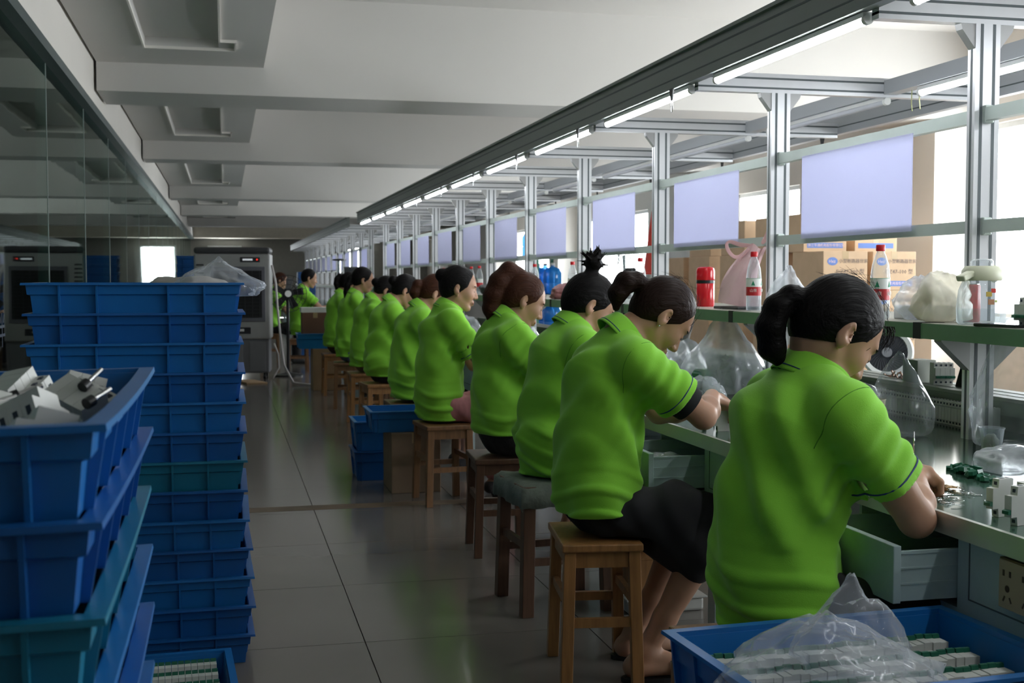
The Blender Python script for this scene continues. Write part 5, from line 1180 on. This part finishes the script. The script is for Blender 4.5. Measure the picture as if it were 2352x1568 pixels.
# round white desk fan behind the bench
fn = thing('desk_fan', 'white desk fan with dark spiral grille standing across the bench', 'fan', (2.92, 4.98, ZT))
MB().lathe([(.075, 0), (.075, .015), (.06, .03), (.045, .05), (.04, .07)], 28).build('base', M_WHITEP, fn, smooth=40)
FM = Matrix.Translation((0, 0, .165)) @ Matrix.Rotation(R_(-28), 4, 'Z') @ Matrix.Rotation(R_(78), 4, 'X')
b = MB().lathe([(.05, -.08), (.085, -.06), (.112, -.02), (.117, .02), (.108, .03), (.090, .024), (.088, -.01)], 36).build('fan_shell', M_WHITEP, fn, smooth=50); b.matrix_local = FM
g_ = MB().lathe([(.001, .0), (.09, .0), (.09, .004), (.001, .004)], 32).build('grille_back', pm('fan_dark', (.012, .014, .022), .4), fn); g_.matrix_local = FM
for k in range(36):
    a = 2 * PI * k / 36; v = MB().tube([(.022 * math.cos(a), .022 * math.sin(a), .012), (.055 * math.cos(a + .35), .055 * math.sin(a + .35), .014), (.09 * math.cos(a + .55), .09 * math.sin(a + .55), .016)], .0013, 4).build('grille_vane', pm('fan_vane', (.05, .055, .07), .35), fn); v.matrix_local = FM
q = MB().lathe([(.001, .02), (.022, .018), (.024, .008)], 20).build('hub', pm('fan_hub', (.25, .25, .28), .4), fn, smooth=50); q.matrix_local = FM
# stand fan with wire guard, black camera holder, cable loop, blue jugs, red cone, far machine
wf_ = thing('wire_fan', 'tall fan with thin wire guard standing beyond the bench behind the topknot', 'fan', (3.55, 10.6, 0))
MB().lathe([(.18, 0), (.18, .02), (.03, .05)], 18).build('base', M_BLACK, wf_, smooth=40); MB().tube([(0, 0, .04), (0, 0, 1.25)], .016, 8).build('pole', M_BLACK, wf_, smooth=40)
gd = MB()
for k in range(3): gd.tube([(.10 * (k - 1), .22 * (1 if k == 1 else .9) * math.cos(a * PI / 14), 1.30 + .22 * (1 if k == 1 else .9) * math.sin(a * PI / 14)) for a in range(28)], .004, 4, closed=True)
for a in range(22): c_, s_ = math.cos(a * PI / 11), math.sin(a * PI / 11); gd.tube([(-.11, .05 * c_, 1.30 + .05 * s_), (-.10, .198 * c_, 1.30 + .198 * s_), (.0, .22 * c_, 1.30 + .22 * s_), (.10, .198 * c_, 1.30 + .198 * s_)], .002, 4)
q = gd.build('wire_guard', pm('guard_wire', (.10, .14, .14), .4, metal=.4), wf_); q['kind'] = 'stuff'
for k in range(3):
    bl = MB().prism([(-.03, .03), (.03, .03), (.06, .16), (-.03, .17)], -.002, .002, 'y').build('blade', pm('fan_blade_clear', (.45, .55, .55), .3), wf_); bl.matrix_local = Matrix.Translation((0, 0, 1.30)) @ Matrix.Rotation(PI / 2, 4, 'Z') @ Matrix.Rotation(k * 2.094, 4, 'Y')
MB().tube([(.10, 0, 1.30), (.0, 0, 1.30)], .05, 12).build('motor', M_BLACK, wf_, smooth=40)
o = thing('clamp_holder', 'black clamp holder with bent cable on the shelf above the fourth worker', 'holder', (2.18, 8.62, ZS))
MB().bx(-.03, .03, -.05, .05, 0, .045).build('holder_foot', M_BLACK, o, bevel=.005); MB().bx(-.02, .02, -.09, .03, .05, .085).build('holder_head', M_BLACK, o, bevel=.005); MB().tube([(0, .05, .07), (0, .12, .12), (0, .20, .11), (0, .25, .03)], .006, 6).build('cable', M_BLACK, o, smooth=True); MB().bx(-.008, .008, -.03, -.01, .04, .06).build('stem', M_BLACK, o)
o = MB().tube([(0, .10 * math.cos(t), .16 * math.sin(t)) for t in [PI * k / 10 for k in range(11)]], .006, 6).build('cable_loop', M_BLACK, smooth=True); o.location = (2.2, 11.5, ZS); tag(o, 'looped black cable rising above the fifth worker', 'cable')
for k, (x, y, sx, c) in enumerate(((2.15, 9.85, .15, (.015, .02, .018)), (2.15, 7.55, .20, (.30, .12, .12)), (2.2, 10.1, .18, (.02, .02, .02)))):
    q = bag(('dark bundle of cable on the shelf between two bottles', 'bundle of pinkish rags on the shelf beside the third worker', 'black bundle on the shelf above the fifth worker')[k], (x, y, ZS), (sx, .28, .085), 40 + k, pm('bundle_%d' % k, c, .6, bump=.8, bscale=30)); q.name = 'bundle'; q['category'] = 'bundle'
rk = thing('bottle_rack', 'green metal rack holding blue water drums beyond the bench', 'rack', (4.6, 17.4, 0))
M_RACK = pm('rack_green', (.06, .22, .15), .5)
for (a, b_) in ((-.35, -.9), (.35, -.9), (-.35, .9), (.35, .9)): MB().bx(a - .02, a + .02, b_ - .02, b_ + .02, 0, 2.0).build('upright', M_RACK, rk)
for z in (.45, 1.0, 1.55): MB().bx(-.37, .37, -.92, .92, z, z + .03).build('rack_shelf', M_RACK, rk)
M_JUGB = clear_mat('blue_drum_plastic', (.30, .60, .92), .55, .15, (.03, .28, .75), .3)
for z_, nm in ((1.031, 'middle'), (.481, 'lower'), (1.581, 'top')):
    for k in range(4):
        o = thing('water_drum', 'blue water drum, %s from the camera on the %s shelf of the green rack' % (ORD[k], nm), 'water drum', (4.55, 16.78 + k * .42, z_), group='water drums on the rack')
        MB().lathe([(.12, 0), (.135, .02), (.135, .15), (.128, .16), (.135, .17), (.135, .30), (.10, .36), (.03, .39), (.03, .42)], 20).build('drum_body', M_JUGB, o, smooth=50); MB().lathe([(.033, .41), (.033, .44), (.03, .445)], 14).build('cap', M_WHITEP, o, smooth=50)
o = MB().lathe([(.16, 0), (.16, .02), (.11, .025), (.02, .72), (.015, .725)], 18).build('traffic_cone', pm('cone_red', (.65, .05, .03), .5), smooth=40); o.location = (4.8, 13.3, 1.30); tag(o, 'narrow red cone standing on a cabinet beyond the third post', 'cone')
o = thing('grey_cabinet', 'grey cabinet beyond the bench under the red cone', 'cabinet', (4.85, 13.3, 0)); MB().bx(-.25, .25, -.45, .45, 0, 1.298).build('cabinet_body', pm('cabinet_grey', (.42, .42, .40), .5), o, bevel=.005)
for s in (-1, 1): MB().bx(-.262, -.25, s * .222 - .215, s * .222 + .215, .05, 1.25).build('cabinet_door', pm('cabinet_grey', (0, 0, 0)), o, bevel=.003)
ap = thing('arbor_press', 'teal hand press with a wheel standing on the far bench end', 'press', (1.85, 19.6, ZT + .0005), 0); M_TEAL = pm('press_teal', (.02, .16, .24), .45)
MB().bx(-.10, .10, -.15, .15, 0, .05).build('press_base', M_TEAL, ap, bevel=.01); MB().prism([(.10, .05), (.05, .05), (.03, .40), (-.10, .42), (-.12, .55), (.10, .60)], -.05, .05, 'y').build('press_frame', M_TEAL, ap, bevel=.01); MB().tube([(-.06, 0, .30), (-.06, 0, .78)], .025, 10).build('ram', M_CHROME, ap, smooth=40); MB().lathe([(.02, .78), (.11, .79), (.11, .81), (.02, .82)], 20, (-.06, 0, 0)).build('hand_wheel', M_BLACK, ap, smooth=40)
for k, (y, lb) in enumerate(((19.2, 'dark round machine head behind the tenth worker'),)):
    o = thing('drill_head', lb, 'machine', (1.9, 18.4, 0)); MB().tube([(0, 0, 0), (0, 0, 1.2)], .05, 12).build('column', M_TEAL, o, smooth=40); MB().tube([(-.16, 0, 1.30), (.12, 0, 1.30)], .13, 16).build('motor', pm('motor_dark', (.02, .025, .03), .4), o, smooth=40); MB().bx(-.2, .2, -.15, .15, 0, .04).build('foot', M_TEAL, o)
o = MB().bx(-.14, .14, -.2, .2, 0, 1.36).build('blue_cabinet', pm('cabinet_blue', (.015, .10, .34), .5), bevel=.01); o.location = (1.30, 20.2, 0); o = tag(o, 'dark blue cabinet at the far end of the aisle', 'cabinet')

# floor things under the bench
o = thing('white_basin', 'low white basin on the floor under the bench behind the second worker', 'basin', (1.60, 4.38, 0)); MB().bx(-.15, .15, -.12, .12, 0, .05).build('basin_body', pm('dull_white_plastic', (.45, .45, .42), .5), o, bevel=.01); MB().bx(-.16, .16, -.13, .13, .05, .058).build('basin_rim', MATS['dull_white_plastic'], o, bevel=.003)
o = thing('wooden_box', 'small orange-brown wooden box standing on the white basin under the bench', 'box', (1.60, 4.38, .0585)); MB().bx(-.11, .11, -.10, .10, 0, .14).build('box_body', M_WOOD, o, bevel=.003); MB().bx(-.115, .115, -.105, .105, .14, .15).build('box_lid', M_WOOD, o, bevel=.002)
# mirrored lettering stuck on the far side of the glass wall
tq = bpy.data.objects.new('glass_lettering', text_mesh('半成品', .17, pm('faded_dark_ink', (.015, .03, .06), .6), 'glass_lettering_text')); link(tq, wl)
tq.matrix_world = Matrix(((0, 0, 1, XL - .058), (-1, 0, 0, 6.05), (0, 1, 0, .95), (0, 0, 0, 1)))

o = thing('cable_ties', 'two thin yellow-green ties hanging from the rear light channel', 'cable tie', (2.80, 4.55, 2.036))
for dy in (0, .06): MB().tube([(0, dy, 0), (.004, dy + .01, -.05), (-.01, dy - .02, -.09)], .0022, 5).build('tie', pm('tie_yellow_green', (.55, .56, .25), .5), o, smooth=True)
